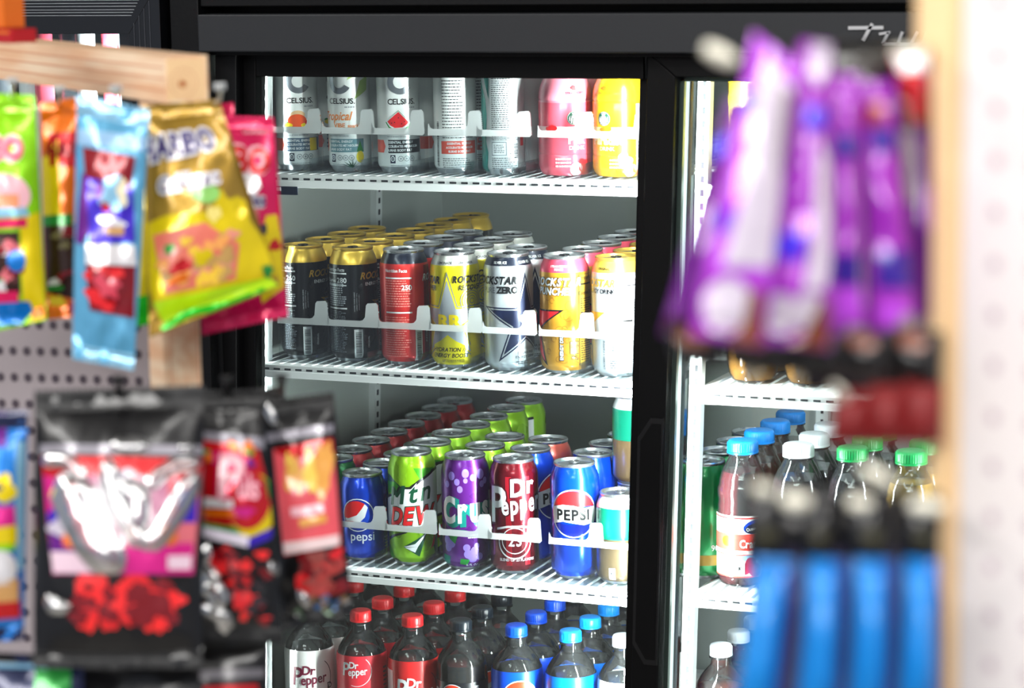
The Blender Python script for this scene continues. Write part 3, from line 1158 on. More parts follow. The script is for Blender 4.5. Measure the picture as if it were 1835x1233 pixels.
b = MB()
b.box(-1.748, -1.705, 2.995, 3.06, .08, 1.99, CAB)
b.box(-.44, -.40, 2.995, 3.06, .08, 1.99, CAB)
b.box(-1.705, -.44, 3.0, 3.05, 1.752, 1.99, CAB)
b.box(-1.705, -.44, 3.0, 3.06, .08, .30, CAB)
b.box(-1.748, -.40, 3.06, 3.90, 1.74, 1.99, CAB)
b.box(-1.748, -.40, 3.06, 3.90, .05, .28, CAB)
b.box(-1.757, -1.7525, 3.07, 3.90, .05, 1.90, CAB, lean=True)
b.box(-.40, -.385, 3.0, 3.90, .05, 1.99, CAB)
b.box(-1.748, -.40, 3.86, 3.90, .28, 1.74, CAB)
part(b, 'cabinet_shell', bevel=.0015)
part(MB().box(-1.703, -.442, 2.988, 3.05, 1.694, 1.7425, HDR), 'header_panel', bevel=.002)
b = MB()
b.box(-1.703, -1.672, 3.03, 3.10, .30, 1.694, CAB, lean=True)
b.box(-1.703, -.44, 3.02, 3.10, 1.688, 1.740, CAB)
part(b, 'door_track', bevel=.001)
b = MB()
b.box(-1.752, -1.728, 3.09, 3.84, .30, 1.74, LINER, lean=True)
b.box(-.43, -.41, 3.09, 3.84, .30, 1.74, LINER, lean=True)
b.box(-1.78, -.40, 3.82, 3.85, .28, 1.74, LINER)
b.box(-1.75, -.41, 3.09, 3.84, 1.715, 1.74, LINER)
b.box(-1.78, -.41, 3.09, 3.84, .28, .30, LINER)
part(b, 'interior_liner')
for x in (-1.335, -1.08, -.76):
    part(MB().box(x - .0015, x + .0015, 3.817, 3.82, .31, 1.70, ALU_D, lean=True), 'liner_seam')


def pilaster(x0, x1, y, name='shelf_pilaster', face='y', hx=None):
    b = MB()
    if face == 'y':
        b.box(x0, x1, y, y + .016, .31, 1.70, PILW, lean=True)
        z = .35
        while z < 1.69:
            b.box((hx or (x0 + x1) / 2) - .0022, (hx or (x0 + x1) / 2) + .0022, y - .0006, y, z, z + .0085, SLIT, lean=True)
            z += .0175
    else:
        b.box(x0, x0 + .010, y - .010, y + .010, .31, 1.70, PILW, lean=True)
        z = .35
        while z < 1.69:
            b.box(x0 + .010, x0 + .0106, y - .0028, y + .0028, z, z + .0085, SLIT, lean=True)
            z += .0175
    return part(b, name)


pilaster(-1.7255, -1.6815, 3.135, hx=-1.6865)
pilaster(-1.068, -1.052, 3.140, hx=-1.0588)
pilaster(-1.728, 0, 3.565, face='x')
pilaster(-.47, -.45, 3.140)
pilaster(-1.085, -1.065, 3.80)
b = MB()
b.box(-1.108, -1.0735, 3.095, 3.150, .30, 1.70, MIRR, lean=True)
part(b, 'centre_mullion')

# doors: the left one runs behind, the right one in front
dl = MB()
dl.box(-1.6905, -1.6545, 3.052, 3.080, .30, 1.690, DOOR, lean=True)
dl.box(-1.120, -1.079, 3.066, 3.088, .30, 1.690, DOOR, lean=True)
dl.box(-1.6545, -1.110, 3.052, 3.080, 1.6585, 1.690, DOOR)
dl.box(-1.6905, -1.10, 3.052, 3.080, .30, .36, DOOR)
left = part(dl, 'sliding_door', bevel=.0012)
left['label'] = 'left sliding door running behind the right one'
part(MB().box(-1.655, -1.118, 3.066, 3.070, .36, 1.66, GLASS, lean=True), 'glass_pane', left)
dr = MB()
z0, z1 = .30, 1.693
# stile and rail meet in a mitre
Y0, Y1 = 3.030, 3.060


def quadprism(mb, P, m):
    mb.hexa([(x, y, z) for y in (Y0,) for x, z in P] + [(x, Y1, z) for x, z in P], m)


xs0, xs1 = -1.0975, -1.0605
quadprism(dr, [(xs0 + lx(z0), z0), (xs1 + lx(z0), z0 + .05), (xs1 + lx(1.663), 1.663), (xs0 + lx(z1), z1)], DOOR)
quadprism(dr, [(xs0 + lx(z1) + .0006, z1), (xs1 + lx(1.663) + .0006, 1.663), (-.50, 1.663), (-.455, z1)], DOOR)
quadprism(dr, [(-.455, z1), (-.50, 1.663), (-.50, z0 + .05), (-.455, z0)], DOOR)
right = part(dr, 'sliding_door', bevel=.0012)
right['label'] = 'right sliding door with the recessed pull'
part(MB().box(-1.068, -.495, 3.044, 3.048, .34, 1.67, GLASS, lean=True), 'glass_pane', right)
part(MB().box(-1.0605, -1.0545, 3.0485, 3.056, .34, 1.664, SPACER, lean=True), 'glass_spacer', right)
part(MB().box(-1.0605, -.5, 3.0485, 3.056, 1.6565, 1.663, SPACER), 'glass_spacer', right)
hb = MB()
poly = [(-1.0965, 1.210), (-1.080, 1.236), (-1.0625, 1.236), (-1.0625, .915), (-1.080, .915), (-1.0965, .941)]
poly = [(x + lx(z), z) for x, z in poly]
hb.prism(poly, lambda a, c, t: (a, 3.030 - t, c), 0, .0025, mat('pull_black', rgb(14, 14, 16), 0, .35))
inner = [(-1.0925, 1.206), (-1.078, 1.229), (-1.0655, 1.229), (-1.0655, .922), (-1.078, .922), (-1.0925, .945)]
inner = [(x + lx(z), z) for x, z in inner]
hb.prism(inner, lambda a, c, t: (a, 3.0275 - t, c), -.0001, .0008, DOOR)
part(hb, 'recessed_pull', right)

# chrome script on the header
lg = MB()


def stroke(mb, pts, w, y=2.988, t=.003):
    for (x0, z0_), (x1, z1_) in zip(pts, pts[1:]):
        d = Vector((x1 - x0, z1_ - z0_))
        n_ = Vector((-d.y, d.x)).normalized() * w / 2
        mb.prism([(x0 + n_.x, z0_ + n_.y), (x0 - n_.x, z0_ - n_.y), (x1 - n_.x, z1_ - n_.y), (x1 + n_.x, z1_ + n_.y)], lambda a, c, tt: (a, y - tt, c), 0, t, CHROME)


def hp(px, py):
    p = onY(px, py, 2.988)
    return (p.x, p.z)


def pstroke(pts, w):
    stroke(lg, [hp(1140 + x / 2.64, y / 2.64) for x, y in pts], w)


pstroke([(1006, 132), (1172, 130)], .0040)
pstroke([(1120, 112), (1076, 190)], .0040)
pstroke([(1152, 160), (1204, 152)], .0028)
pstroke([(1196, 152), (1168, 204), (1240, 204), (1262, 150)], .0032)
pstroke([(1232, 204), (1300, 204), (1330, 150)], .0032)
pstroke([(1300, 204), (1352, 204), (1372, 152), (1412, 152), (1396, 178), (1362, 178)], .0032)
pstroke([(1352, 204), (1450, 204)], .0030)
part(lg, 'script_logo')

# shelves
SHELF_Z = {}


def shelf(x0, x1, zt, lipb, label):
    root = thing('cooler_shelf', label, 'shelf', ((x0 + x1) / 2, 3.45, zt - .014), 0, 'white slatted cooler shelves')
    o = Vector(root.location)

    def pb(mb, name, bevel=0.0):
        mb.v = [tuple(Vector(p) - o) for p in mb.v]
        return mb.build(name, root, smooth=False, bevel=bevel)
    b = MB()
    x = x0 + .004
    while x < x1 - .006:
        b.box(x, min(x + .0115, x1), 3.128, 3.79, zt - .0035, zt, EPOXY)
        x += .0166
    b.box(x0, x1, 3.40, 3.406, zt - .012, zt - .0036, EPOXY)
    b.box(x0, x1, 3.785, 3.80, zt - .012, zt, EPOXY)
    pb(b, 'shelf_deck')
    b = MB()
    b.box(x0, x1, 3.118, 3.128, lipb, zt - .0002, EPOXY)
    b.box(x0, x1, 3.1165, 3.118, lipb, lipb + (zt - lipb) * .52, EPOXY)
    x = x0 + .012
    while x < x1 - .012:
        b.box(x, x + .0098, 3.1174, 3.118, lipb + (zt - lipb) * .60, lipb + (zt - lipb) * .76, SLIT)
        x += .0166
    pb(b, 'front_lip', bevel=.0006)
    for y in (3.15, 3.56):
        pb(MB().box(x0 - .004, x0 + .012, y, y + .02, zt - .020, zt - .0122, EPOXY), 'shelf_clip')


shelf(-1.7005, -1.112, 1.5225, 1.505, 'top white shelf behind the left door, under the white slim cans')
shelf(-1.722, -1.118, 1.2605, 1.243, 'middle white shelf behind the left door, under the energy drinks')
shelf(-1.728, -1.126, .9800, .9635, 'lower white shelf behind the left door, under the soda cans')
shelf(-1.730, -1.134, .6770, .660, 'bottom white shelf behind the left door, under the cola bottles')
shelf(-1.050, -.47, 1.5225, 1.505, 'top white shelf behind the right door, beside the purple packs')
shelf(-1.072, -.47, 1.2580, 1.2405, 'white shelf behind the right door, under the amber bottles')
shelf(-1.080, -.47, .9870, .9715, 'white shelf behind the right door, under the juice bottles')
shelf(-1.090, -.47, .6770, .660, 'bottom white shelf behind the right door, below the juice bottles')

tg = thing('price_tag', 'small navy price tag strip under the left end of the top shelf', 'tag', onY(514, 341, 3.116), 0)
MB().box(-.017, .016, 0, .0012, -.0062, .0052, ink('tag_navy', 16, 28, 52, 0)).build('tag_plate', tg, smooth=False)
MB().box(-.016, -.009, -.0004, 0, -.001, .004, WHT).build('tag_print', tg, smooth=False)

# lane trays with their clear front guards
GUARD = film('milky_guard_plastic', (0.96, 0.99, 1.0, 1), 0.6, 0.12, 1.45, 1.0)
CLEAR = film('clear_tray_plastic', (0.9, 0.95, 0.97, 1), 0.004, 0.06, 1.4, .4)


def organizer(xc, zt, label, pitch=.0795, y=3.138, dep=.60, xl=-.021):
    root = thing('lane_tray', label, 'shelf tray', (xc, y, zt), 0, 'clear plastic lane trays on the cooler shelves')
    h0, h1, ht = .0545, .0632, .0885
    xr = pitch + xl - .0006
    P = [(xl, h0), (xr - .003, h0), (xr, h0 + .003), (xr - .0015, ht - .003), (xr - .004, ht), (xr - .017, ht - .001), (xr - .0195, ht - .004), (xr - .0215, h1 + .005), (xr - .025, h1 + .001), (xr - .029, h1),
         (xl + .006, h1), (xl + .003, h1 + .0015), (xl + .0008, h1 + .007)]
    b = MB().prism(P, lambda a, c, t: (a, t, c), 0, .0024, GUARD)
    g = b.build('front_guard', root, smooth=False)
    b = MB()
    b.box(xl + .001, xr - .001, .0004, .0016, .0016, h0, CLEAR)
    b.build('clear_front', root, smooth=False)
    b = MB()
    b.box(-.037, .037, .002, dep, .0002, .0014, CLEAR)
    b.box(-.0388, -.0376, .002, dep, .0014, .020, CLEAR)
    b.box(.0376, .0388, .002, dep, .0014, .020, CLEAR)
    b.build('tray_base', root, smooth=False)
    return root
# ------------------------------------------------------------------ left bay, middle shelf: tall energy cans
Z2 = 1.2621
BODY_BLK = ink('can_black', 5, 6, 9, .2, .28, .4)
BODY_RED = ink('can_red', 205, 45, 42, .35)
BODY_YEL = ink('can_yellow', 232, 216, 20, .35)
BODY_SIL = ink('can_silver', 214, 220, 226, .6, .3)
BODY_ORG = ink('can_amber', 208, 148, 40, .5, .3)
BODY_WHT = ink('can_pearl', 184, 188, 194, .45)
COL_GOLD = ink('collar_gold', 226, 186, 70, .6, .3)
COL_NAVY = ink('collar_navy', 22, 28, 46, .4)
COL_WHT = ink('collar_white', 206, 206, 200, .5)
COL_PINK = ink('collar_pink', 226, 72, 98, .4)
G2 = 'tall energy drink cans on the middle shelf'
L2 = [(542.6, 435), (632, 441), (723, 445), (814, 451), (910, 456), (1011, 459), (1104, 463)]
D2 = ['black energy can with a gold top and 260 on its side', 'black energy can with a gold top and gold lettering', 'red energy can with a navy top',
      'yellow energy can with a grey star', 'silver energy can with a large black star', 'amber energy can with a pink top', 'pearl white energy can with a gold top']
W7 = ['first', 'second', 'third', 'fourth', 'fifth', 'sixth', 'seventh']
art2 = [art_energy_black(-2, '260'), art_energy_black(0, '280'), art_energy_red(), art_energy_yellow(), art_energy_silver(), art_energy_gold(), art_energy_white()]
spec = [(BODY_BLK, COL_GOLD, 135, GOLD_LID, 4), (BODY_BLK, COL_GOLD, 135, GOLD_LID, 7), (BODY_RED, COL_NAVY, 139, ALU, 4), (BODY_YEL, COL_WHT, 140, ALU, 4),
        (BODY_SIL, COL_NAVY, 142, ALU, 2), (BODY_ORG, COL_PINK, 136, ALU, 5), (BODY_WHT, COL_GOLD, 138, GOLD_LID, 4)]
Y2 = [3.190, 3.186, 3.183, 3.180, 3.180, 3.180, 3.180]
for i in range(7):
    bd, cl, cv, lid, n = spec[i]
    lane(art2[i], L2[i], n, D2[i], W7[i], 'middle', Z2, Y2[i], P16, bd, cl, cv, lid, BLACKP, G2, short=['gold-topped black energy can', 'gold-topped black energy can', 'navy-topped red energy can', 'silver-topped yellow energy can', 'navy-topped silver energy can', 'pink-topped amber energy can', 'gold-topped white energy can'][i])
    organizer(onY(L2[i][0], L2[i][1], 3.18).x, 1.2605, 'clear lane tray under the ' + W7[i] + ' row of energy cans, middle shelf')

# ------------------------------------------------------------------ left bay, top shelf: slim white cans and two shrink-sleeved bottles
Z1 = 1.5241
G1 = 'slim cans on the top shelf'
B1 = ink('can_matte_white', 244, 247, 246, .05, .35)
B1b = ink('can_grey_white', 214, 220, 222, .15, .35)
D1 = ['slim white can with an orange fruit', 'slim white can with a pineapple and green leaves', 'slim white can with a watermelon slice',
      'slim white can turned to its small print and an orange band', 'slim white can with a teal edge and a fact panel']
X1 = [535, 628, 716, 817, 903]
A1 = [art_orangecan(), art_tropical(), art_melon(), sunrise(Art(), None, CORAL, None, None, rot=2, back=True), art_teal()]
for i in range(5):
    bd = B1 if i not in (4,) else B1b
    lane(A1[i], (X1[i], 300), 3, D1[i], W7[i], 'top', Z1, 3.185, PSL, bd, None, None, ALU, ALU, G1, step=.062, short=['orange-fruit slim white can', 'pineapple slim white can', 'watermelon slim white can', 'orange-banded slim white can', 'teal-edged slim white can'][i])
    organizer(onY(X1[i], 300, 3.18).x, 1.5225, 'clear lane tray under the ' + W7[i] + ' row of slim cans, top shelf')

PR = [(24, 0), (31, 2), (34.5, 7), (36, 14), (36, 27), (35.2, 29), (36, 31), (36, 97), (35, 99.5), (36, 102), (35.4, 110), (33, 119), (29, 128), (24, 138), (20.5, 146), (19.5, 150)]


def sleeve_bottle(label, loc, top, low, mid, words, fruit, lu, cap_m, group):
    root = thing('drink_bottle', label, 'bottle', loc, toward_cam(loc), group)
    mb = MB()
    mb.lathe([(r / 1000, z / 1000, low if z < 60 else top) for r, z in PR], top, n=64)
    a = Art()
    a.rect(mid, -56, 58, 56, 66, 1)
    a.circ(DGN, lu, 77, 9.4, 2, 32).circ(WHT, lu, 77, 8.8, 3, 32).circ(DGN, lu, 77, 8.3, 4, 32)
    # figure with a crown and waving hair in the round green badge
    a.circ(WHT, lu, 79, 2.6, 5).poly(WHT, [(lu - 2.6, 82), (lu - 2.6, 84.2), (lu - 1.2, 83.2), (lu, 85), (lu + 1.2, 83.2), (lu + 2.6, 84.2), (lu + 2.6, 82)], 5)
    for s_ in (-1, 1):
        a.poly(WHT, [(lu + s_ * 2.8, 81), (lu + s_ * 4.2, 76), (lu + s_ * 4.4, 70.6), (lu + s_ * 3, 70), (lu + s_ * 2.4, 76)], 5)
        a.poly(WHT, [(lu + s_ * 5.2, 80.5), (lu + s_ * 6.6, 77), (lu + s_ * 6.2, 73), (lu + s_ * 5.2, 73)], 5)
    a.poly(WHT, [(lu - 1.6, 75.6), (lu + 1.6, 75.6), (lu + 1.9, 69.4), (lu - 1.9, 69.4)], 5)
    a.text(mid, words[0], lu + 4, 44, 11, 3, .9, 0, .05).text(mid, 'DRINK', lu + 4, 36, 5, 3, 1.1, 0, .02)
    a.text(fruit, words[1], lu + 2, 108, 3.2, 3, .9).blob(fruit, lu, 116, 4, 3, seed=5, ry=3)
    a.blob(fruit, -20, 62, 8, 3, seed=2, ry=6).blob(fruit, 28, 14, 11, 2, seed=4).circ(mid, 14, 10, 9, 2).lines(mid, -14, 12, 6, 26, 3, 3, .5)
    if lu < 0:
        a.rect(OFFW, 22, 10, 50, 96, 2).text(BLK, 'Nutrition', 34, 87, 3.4, 3, .8).lines(DGR, 24, 16, 48, 82, 14, 3, .35)
        a.poly(YEL, [(-6, 6), (22, 4), (22, 54), (-2, 58)], 2).blob(WHT, 6, 24, 9, 3, seed=9)
    a.emit(mb, wrapper(PR), du=3.0, vcuts=[p[1] for p in PR])
    mb.build('sleeved_body', root)
    make_cap(root, .149, cap_m, .0195, .017)
    return root


SPK = ink('sleeve_pink', 232, 128, 148, 0, .22, .8)
SPR = ink('sleeve_rose', 228, 84, 104, 0, .22, .8)
SYL = ink('sleeve_sun', 250, 196, 20, 0, .22, .8)
SYO = ink('sleeve_orange', 250, 178, 20, 0, .22, .8)
for (px, a_, d_) in ((1015, (SPK, SPR, ink('blush', 255, 205, 205, 0), ('Pink', 'STRAWBERRY'), RED, 11), 'pink sleeved drink bottle with a round green badge'),
                     (1112, (SYL, SYO, ink('cream', 255, 236, 170, 0), ('Paradise', 'PINEAPPLE'), ORG, -22), 'yellow sleeved drink bottle with a round green badge')):
    p = onY(px, 310, 3.185)
    r0 = sleeve_bottle(d_ + ', front of its row', (p.x, 3.185, Z1), *a_, OFFW, 'sleeved bottles on the top shelf')
    for k in (1, 2):
        q = (p.x, 3.185 + .075 * k, Z1)
        dup(r0, q, toward_cam(q) + 1.3 * k, d_ + ', ' + ('second', 'third')[k - 1] + ' back in its row', 'sleeved bottles on the top shelf')
    organizer(p.x, 1.5225, 'clear lane tray under the ' + d_.split(' sleeved')[0] + ' sleeved bottles, top shelf')

# ------------------------------------------------------------------ left bay, lower shelf: soda cans
Z3 = .9816
G3 = 'soda cans on the lower shelf'
S_LIME = ink('can_lime', 150, 205, 20, .45, .28, .5)
S_PUR = ink('can_purple', 104, 30, 140, .5, .28, .5)
S_WINE = ink('can_wine', 112, 8, 26, .65, .24, .6)
S_BLUE = ink('can_blue', 4, 62, 200, .6, .24, .6)
S_BLUE2 = ink('can_royal', 0, 72, 220, .6, .24, .6)
S_GREEN = ink('can_green', 10, 120, 60, .5, .3, .5)
S_BRICK = ink('can_brick', 176, 26, 34, .5, .3, .5)
S_TEAL = ink('can_teal', 8, 122, 96, .4, .3, .5)
D3 = ['short blue soda can with a red white and blue globe', 'tall lime soda can with slanted green and red letters', 'tall purple grape soda can',
      'tall dark red soda can with white script', 'tall blue soda can with a large round badge', 'short green and tan can right of the tall blue one']
X3 = [(649, 845), (737, 803), (833, 812), (920, 818), (1029, 821)]
aw = [art_globe_old(), art_dew(), art_grape(), art_pepper(), art_globe_new(-2)]
# extra kinds standing behind the fronts
y3 = 3.187
p0 = onY(649, 845, y3)
lane(aw[0], X3[0], 5, D3[0], 'second', 'lower', Z3, y3, P12, S_BLUE, None, None, ALU, ALU, G3, short='short blue soda can')
lane(aw[1], X3[1], 7, D3[1], 'third', 'lower', Z3, y3, P16, S_LIME, None, None, ALU, ALU, G3, short='tall lime soda can')
dewroot = [o for o in COL.objects if o.get('label', '').startswith(D3[1] + ', front')][0]
r = lane(aw[2], X3[2], 1, D3[2], 'fourth', 'lower', Z3, y3, P16, S_PUR, None, None, ALU, ALU, G3)
for k, w in ((1, 'second'), (2, 'third')):
    q = (r.location.x + .001 * k, y3 + .0675 * k, Z3)
    dup(dewroot, q, toward_cam(q) + 1.1 * k, 'tall lime soda can, ' + w + ' back in the row behind the purple can', G3)
r = lane(aw[3], X3[3], 1, D3[3], 'fifth', 'lower', Z3, y3, P16, S_WINE, None, None, ALU, ALU, G3)
rx4 = r.location.x
bl = make_can('tall blue soda can with a red and white globe, behind the dark red can', art_globe_new(40), P16, S_BLUE2, None, None, ALU, ALU, ALU, (rx4 - .003, y3 + .0675, Z3), G3)
cop = make_can('tall coppery red soda can, third back behind the dark red can', None, P16, ink('can_copper', 196, 84, 72, .5), None, None, ALU, ALU, ALU, (rx4 - .004, y3 + .135, Z3), G3)
lane(aw[4], X3[4], 4, D3[4], 'sixth', 'lower', Z3, y3, P16, S_BLUE2, None, None, ALU, ALU, G3, short='tall blue soda can')
pk = onY(1112, 893, 3.180)
gt = make_can(D3[5] + ', front of its row', art_green_tan(), P12, S_TEAL, OFFW, 104, ALU, ALU, ALU, (pk.x, 3.180, Z3), G3)
for k, w in ((1, 'second'), (2, 'third')):
    q = (pk.x, 3.180 + .0675 * k, Z3)
    dup(gt, q, toward_cam(q) + .8 * k, 'short green and tan can, ' + w + ' back at the right edge', G3)
q = (pk.x - .001, 3.180 + .0675, Z3 + .1207)
dup(gt, q, toward_cam(q) + .3, 'short green and tan can stacked on another at the right edge', G3)
# first lane: one green, then dark red short cans
xl = -1.662
g = make_can('short green soda can, front of the hidden first lane on the lower shelf', None, P12, S_GREEN, None, None, ALU, ALU, ALU, (xl, 3.262, Z3), G3)
bk = None
for k in range(1, 8):
    q = (xl - .003 * k, 3.262 + .0675 * k, Z3)
    w = ['second', 'third', 'fourth', 'fifth', 'sixth', 'seventh', 'eighth'][k - 1]
    lb_ = 'short brick red soda can, ' + w + ' in the first lane on the lower shelf'
    if bk is None:
        bk = make_can(lb_, None, P12, S_BRICK, None, None, ALU, ALU, ALU, q, G3)
    else:
        dup(bk, q, toward_cam(q), lb_, G3)
for i, px in enumerate([649, 737, 833, 920, 1029, 1112]):
    organizer(onY(px, 900, 3.18).x, .9800, 'clear lane tray under the ' + ['short blue', 'tall lime', 'tall purple', 'tall dark red', 'tall blue', 'short green and tan'][i] + ' soda cans, lower shelf')

# ------------------------------------------------------------------ left bay, bottom shelf: cola bottles
Z4 = .6772
G4 = 'cola bottles on the bottom shelf'
CR = mat('cap_red', rgb(206, 30, 34), 0, .35)
CB = mat('cap_blue', rgb(0, 70, 200), 0, .35)
CLB = mat('cap_light_blue', rgb(10, 140, 235), 0, .35)
CW = mat('cap_white', rgb(225, 230, 235), 0, .35)
CK = mat('cap_black', rgb(16, 24, 32), 0, .3)
CG = mat('cap_green', rgb(0, 140, 70), 0, .35)
MAR = ink('maroon_ink', 110, 16, 50, 0)


def soda_lane(px, cy, n, desc, which, cap, lm, art, lo=50, hi=165, second=None, kx=0.0, shelf_w='bottom', y0=3.2, start=0):
    p = onY(px, cy, y0)
    root = make_soda(desc + ', front of its row', (p.x, y0, Z4), cap, lm, art, G4, lo, hi)
    for k in range(1, n):
        q = (p.x + R_.uniform(-.001, .001), y0 + .0725 * k, Z4)
        dup(root, q, toward_cam(q) + R_.uniform(-1.5, 1.5), desc.split(' and a')[0].split(', partly')[0] + ', ' + ['second', 'third', 'fourth', 'fifth'][k - 1] + ' back in the ' + which + ' row', G4)


LBW = ink('label_white', 240, 238, 236, 0)
LBR = ink('label_red', 196, 34, 34, 0)
LBP = ink('label_berry', 214, 44, 58, 0)
LBB = ink('label_blue', 0, 72, 206, .2)
LBS = ink('label_sky', 0, 110, 220, .2)
LBK = ink('label_night', 12, 14, 18, 0)
a = pepper_label(Art(), MAR, BLK, -2, 120, 1.1)
a.text(BLK, 'DIET', 38, 104, 8, 3).text(WHT, ' ', 0, 0, 1) if False else None
a.text(BLK, 'D', 30, 108, 9, 3)
soda_lane(552, 1083, 4, 'cola bottle with a white label', 'first', CR, LBW, a)
a = pepper_label(Art(), WHT, WHT, -12, 140, .8)
a.poly(PINK, [(-56, 52), (-56, 104), (-36, 98), (-18, 106), (20, 100), (30, 94), (30, 52)], 1).circ(RED, 4, 100, 9, 4, ry=7, rot=.3)
a.text(WHT, 'Strawberries', -16, 100, 5, 4, .9, .2, .02).text(WHT, '& cream', -16, 93, 5, 4, .9, .2, .02)
a.lines(DGR, 34, 60, 44, 148, 14, 2).lines(DGR, 16, 84, 28, 94, 3, 3)
soda_lane(646, 1092, 4, 'cola bottle with a red cap and a pink and red label', 'second', CR, LBP, a)
a = pepper_label(Art(), WHT, MAR, 0, 116, 1.2)
a.rect(WHT, -56, 52, -34, 150, 2)
soda_lane(739, 1101, 4, 'cola bottle with a red cap and a red label', 'third', CR, LBR, a)
a = Art()
P = lambda u, v, r, q0, q1: [(u + r * math.cos(math.radians(q)), v + r * math.sin(math.radians(q))) for q in range(q0, q1, 8)]


def globe(a, u, v, r, L=2):
    a.circ(WHT, u, v, r, L, 32)
    a.poly(ink('globe_red', 230, 60, 30), P(u, v, r * .94, 50, 200) + [(u - r * .5, v - r * .1), (u + r * .2, v + r * .2)], L + 1)
    a.poly(BLUE, P(u, v, r * .94, 210, 396) + [(u + r * .6, v + r * .2), (u, v - r * .3), (u - r * .5, v - r * .55)], L + 1)
    return a


globe(a, -14, 122, 18)
a.text(WHT, 'pepsi', 24, 124, 9, 3, 1.05, 0, .02, rot=math.pi / 2).lines(WHT, 30, 90, 34, 124, 8, 3).circ(WHT, -44, 126, 6, 2)
soda_lane(826, 1109, 3, 'cola bottle with a black cap', 'fourth', CK, LBK, a, 50, 142)
a = globe(Art(), 4, 128, 26)
a.text(WHT, 'pepsi', -46, 120, 9, 3, 1, 0, .02, rot=math.pi / 2)
soda_lane(925, 1117, 4, 'cola bottle with a blue cap and a blue label', 'fifth', CB, LBB, a)
a = globe(Art(), 6, 118, 22)
a.text(WHT, 'Diet', -28, 128, 9, 3, 1, .2, .04, rot=-1.5).text(WHT, 'DIET', 28, 132, 6, 3, 1, 0, .02)
soda_lane(1022, 1125, 4, 'cola bottle with a light blue cap and a sky blue label', 'sixth', CLB, LBS, a)
soda_lane(1117, 1133, 3, 'cola bottle with a white cap, partly behind the door stile', 'seventh', CW, LBW, Art().rect(LGR, -10, 60, 40, 150, 1))

# ------------------------------------------------------------------ right bay
AMB = mat('amber_tea', rgb(176, 120, 40), 0, .12, .4)
PRJ = mat('dark_purple_juice', rgb(40, 14, 26), 0, .12, .4)
CRJ = mat('cranberry_juice', rgb(80, 12, 22), 0, .12, .4)
APJ = mat('apple_juice', rgb(206, 160, 60), 0, .12, .4)
TEA = mat('rosy_tea', rgb(120, 52, 40), 0, .12, .4)
JP = [(24, 0), (30, 2), (33, 7), (34, 14), (34, 66), (33, 69), (34, 72), (34, 96), (32.5, 100), (33.5, 104), (32, 112), (33.4, 118), (33.6, 128), (31.6, 132), (31, 140), (27.5, 150), (22.5, 160), (19, 167), (18.2, 171), (20.5, 172.5), (20.5, 174), (18, 175), (18, 186)]
JR = [(24, 0), (30, 2), (33.5, 8), (34.5, 16), (34.5, 70), (33, 74), (34.5, 80), (35, 120), (34.5, 134), (31.5, 146), (26.5, 157), (21, 166), (18.4, 171), (20.5, 172.5), (20.5, 174), (18, 175), (18, 186)]
AP = [(20, 0), (27, 3), (31, 10), (33.5, 22), (34, 34), (34, 110), (31, 122), (24, 136), (17, 146), (14, 152), (14, 166)]
GR = 'juice and tea bottles behind the right door'


def juice(label, loc, prof, liquid, cap_m, art=None, label_m=None, lo=14, hi=96, fillv=150, capz=.1745, capr=.0200, caph=.0165, group=GR):
    root = thing('juice_bottle', label, 'bottle', loc, toward_cam(loc), group)
    MB().lathe([(r / 1000, z / 1000) for r, z in prof], PET, n=56).build('bottle_shell', root)
    MB().lathe([((r - 1) / 1000, (z + .6) / 1000) for r, z in prof if z <= fillv], liquid, n=40).build('liquid', root)
    if label_m:
        lb = MB()
        lp = [(34.6, lo), (34.6, hi)]
        lb.lathe([(r / 1000, z / 1000) for r, z in lp], label_m, n=56, cap0=False, cap1=False)
        if art:
            art.emit(lb, wrapper(lp), du=3.0)
        lb.build('label_sleeve', root)
    make_cap(root, capz, cap_m, capr, caph, 80)
    return root


ZR3 = .9885
a = Art()
a.rect(ink('salmon', 230, 70, 60, 0), -56, 50, 56, 72, 1).rect(ink('salmon', 230, 70, 60, 0), -56, 43, 56, 45, 1).rect(RED, -56, 92, 56, 94, 1)
a.circ(BLUE, 16, 82, 16, 3, 30, ry=9, rot=.2).circ(NAVY, 16, 80, 14, 4, 30, ry=6.5, rot=.2).text(WHT, 'Ocean Spray', 17, 78.4, 4.6, 5, .75, 0, .02, rot=.2)
a.text(WHT, 'Cranberry', 20, 54, 11, 3, .75, 0, .03).circ(ORG, -22, 62, 8, 2, ry=7)
a.circ(ink('cran', 170, 10, 30), 2, 26, 8, 2).circ(ink('cran', 170, 10, 30), 16, 24, 9, 2).circ(ink('cran', 170, 10, 30), 10, 34, 7, 3).circ(ink('frost', 150, 190, 220), 8, 40, 14, 1, ry=4)
a.rect(WHT, -10, 18, 2, 34, 4).text(BLK, '110', -4, 24, 5, 5, .8)
a.rect(ink('salmon', 230, 70, 60, 0), -56, 14, 56, 16, 1)


def jl(px, cy, n, desc, prof, liquid, cap, art=None, lm=None, y0=3.2, zb=ZR3, **kw):
    p = onY(px, cy, y0)
    r_ = juice(desc + ', front of its row', (p.x, y0, zb), prof, liquid, cap, art, lm, **kw)
    for k in range(1, n):
        q = (p.x, y0 + .072 * k, zb)
        dup(r_, q, toward_cam(q) + R_.uniform(-1, 1), desc + ', ' + ['second', 'third', 'fourth'][k - 1] + ' back in its row', GR)


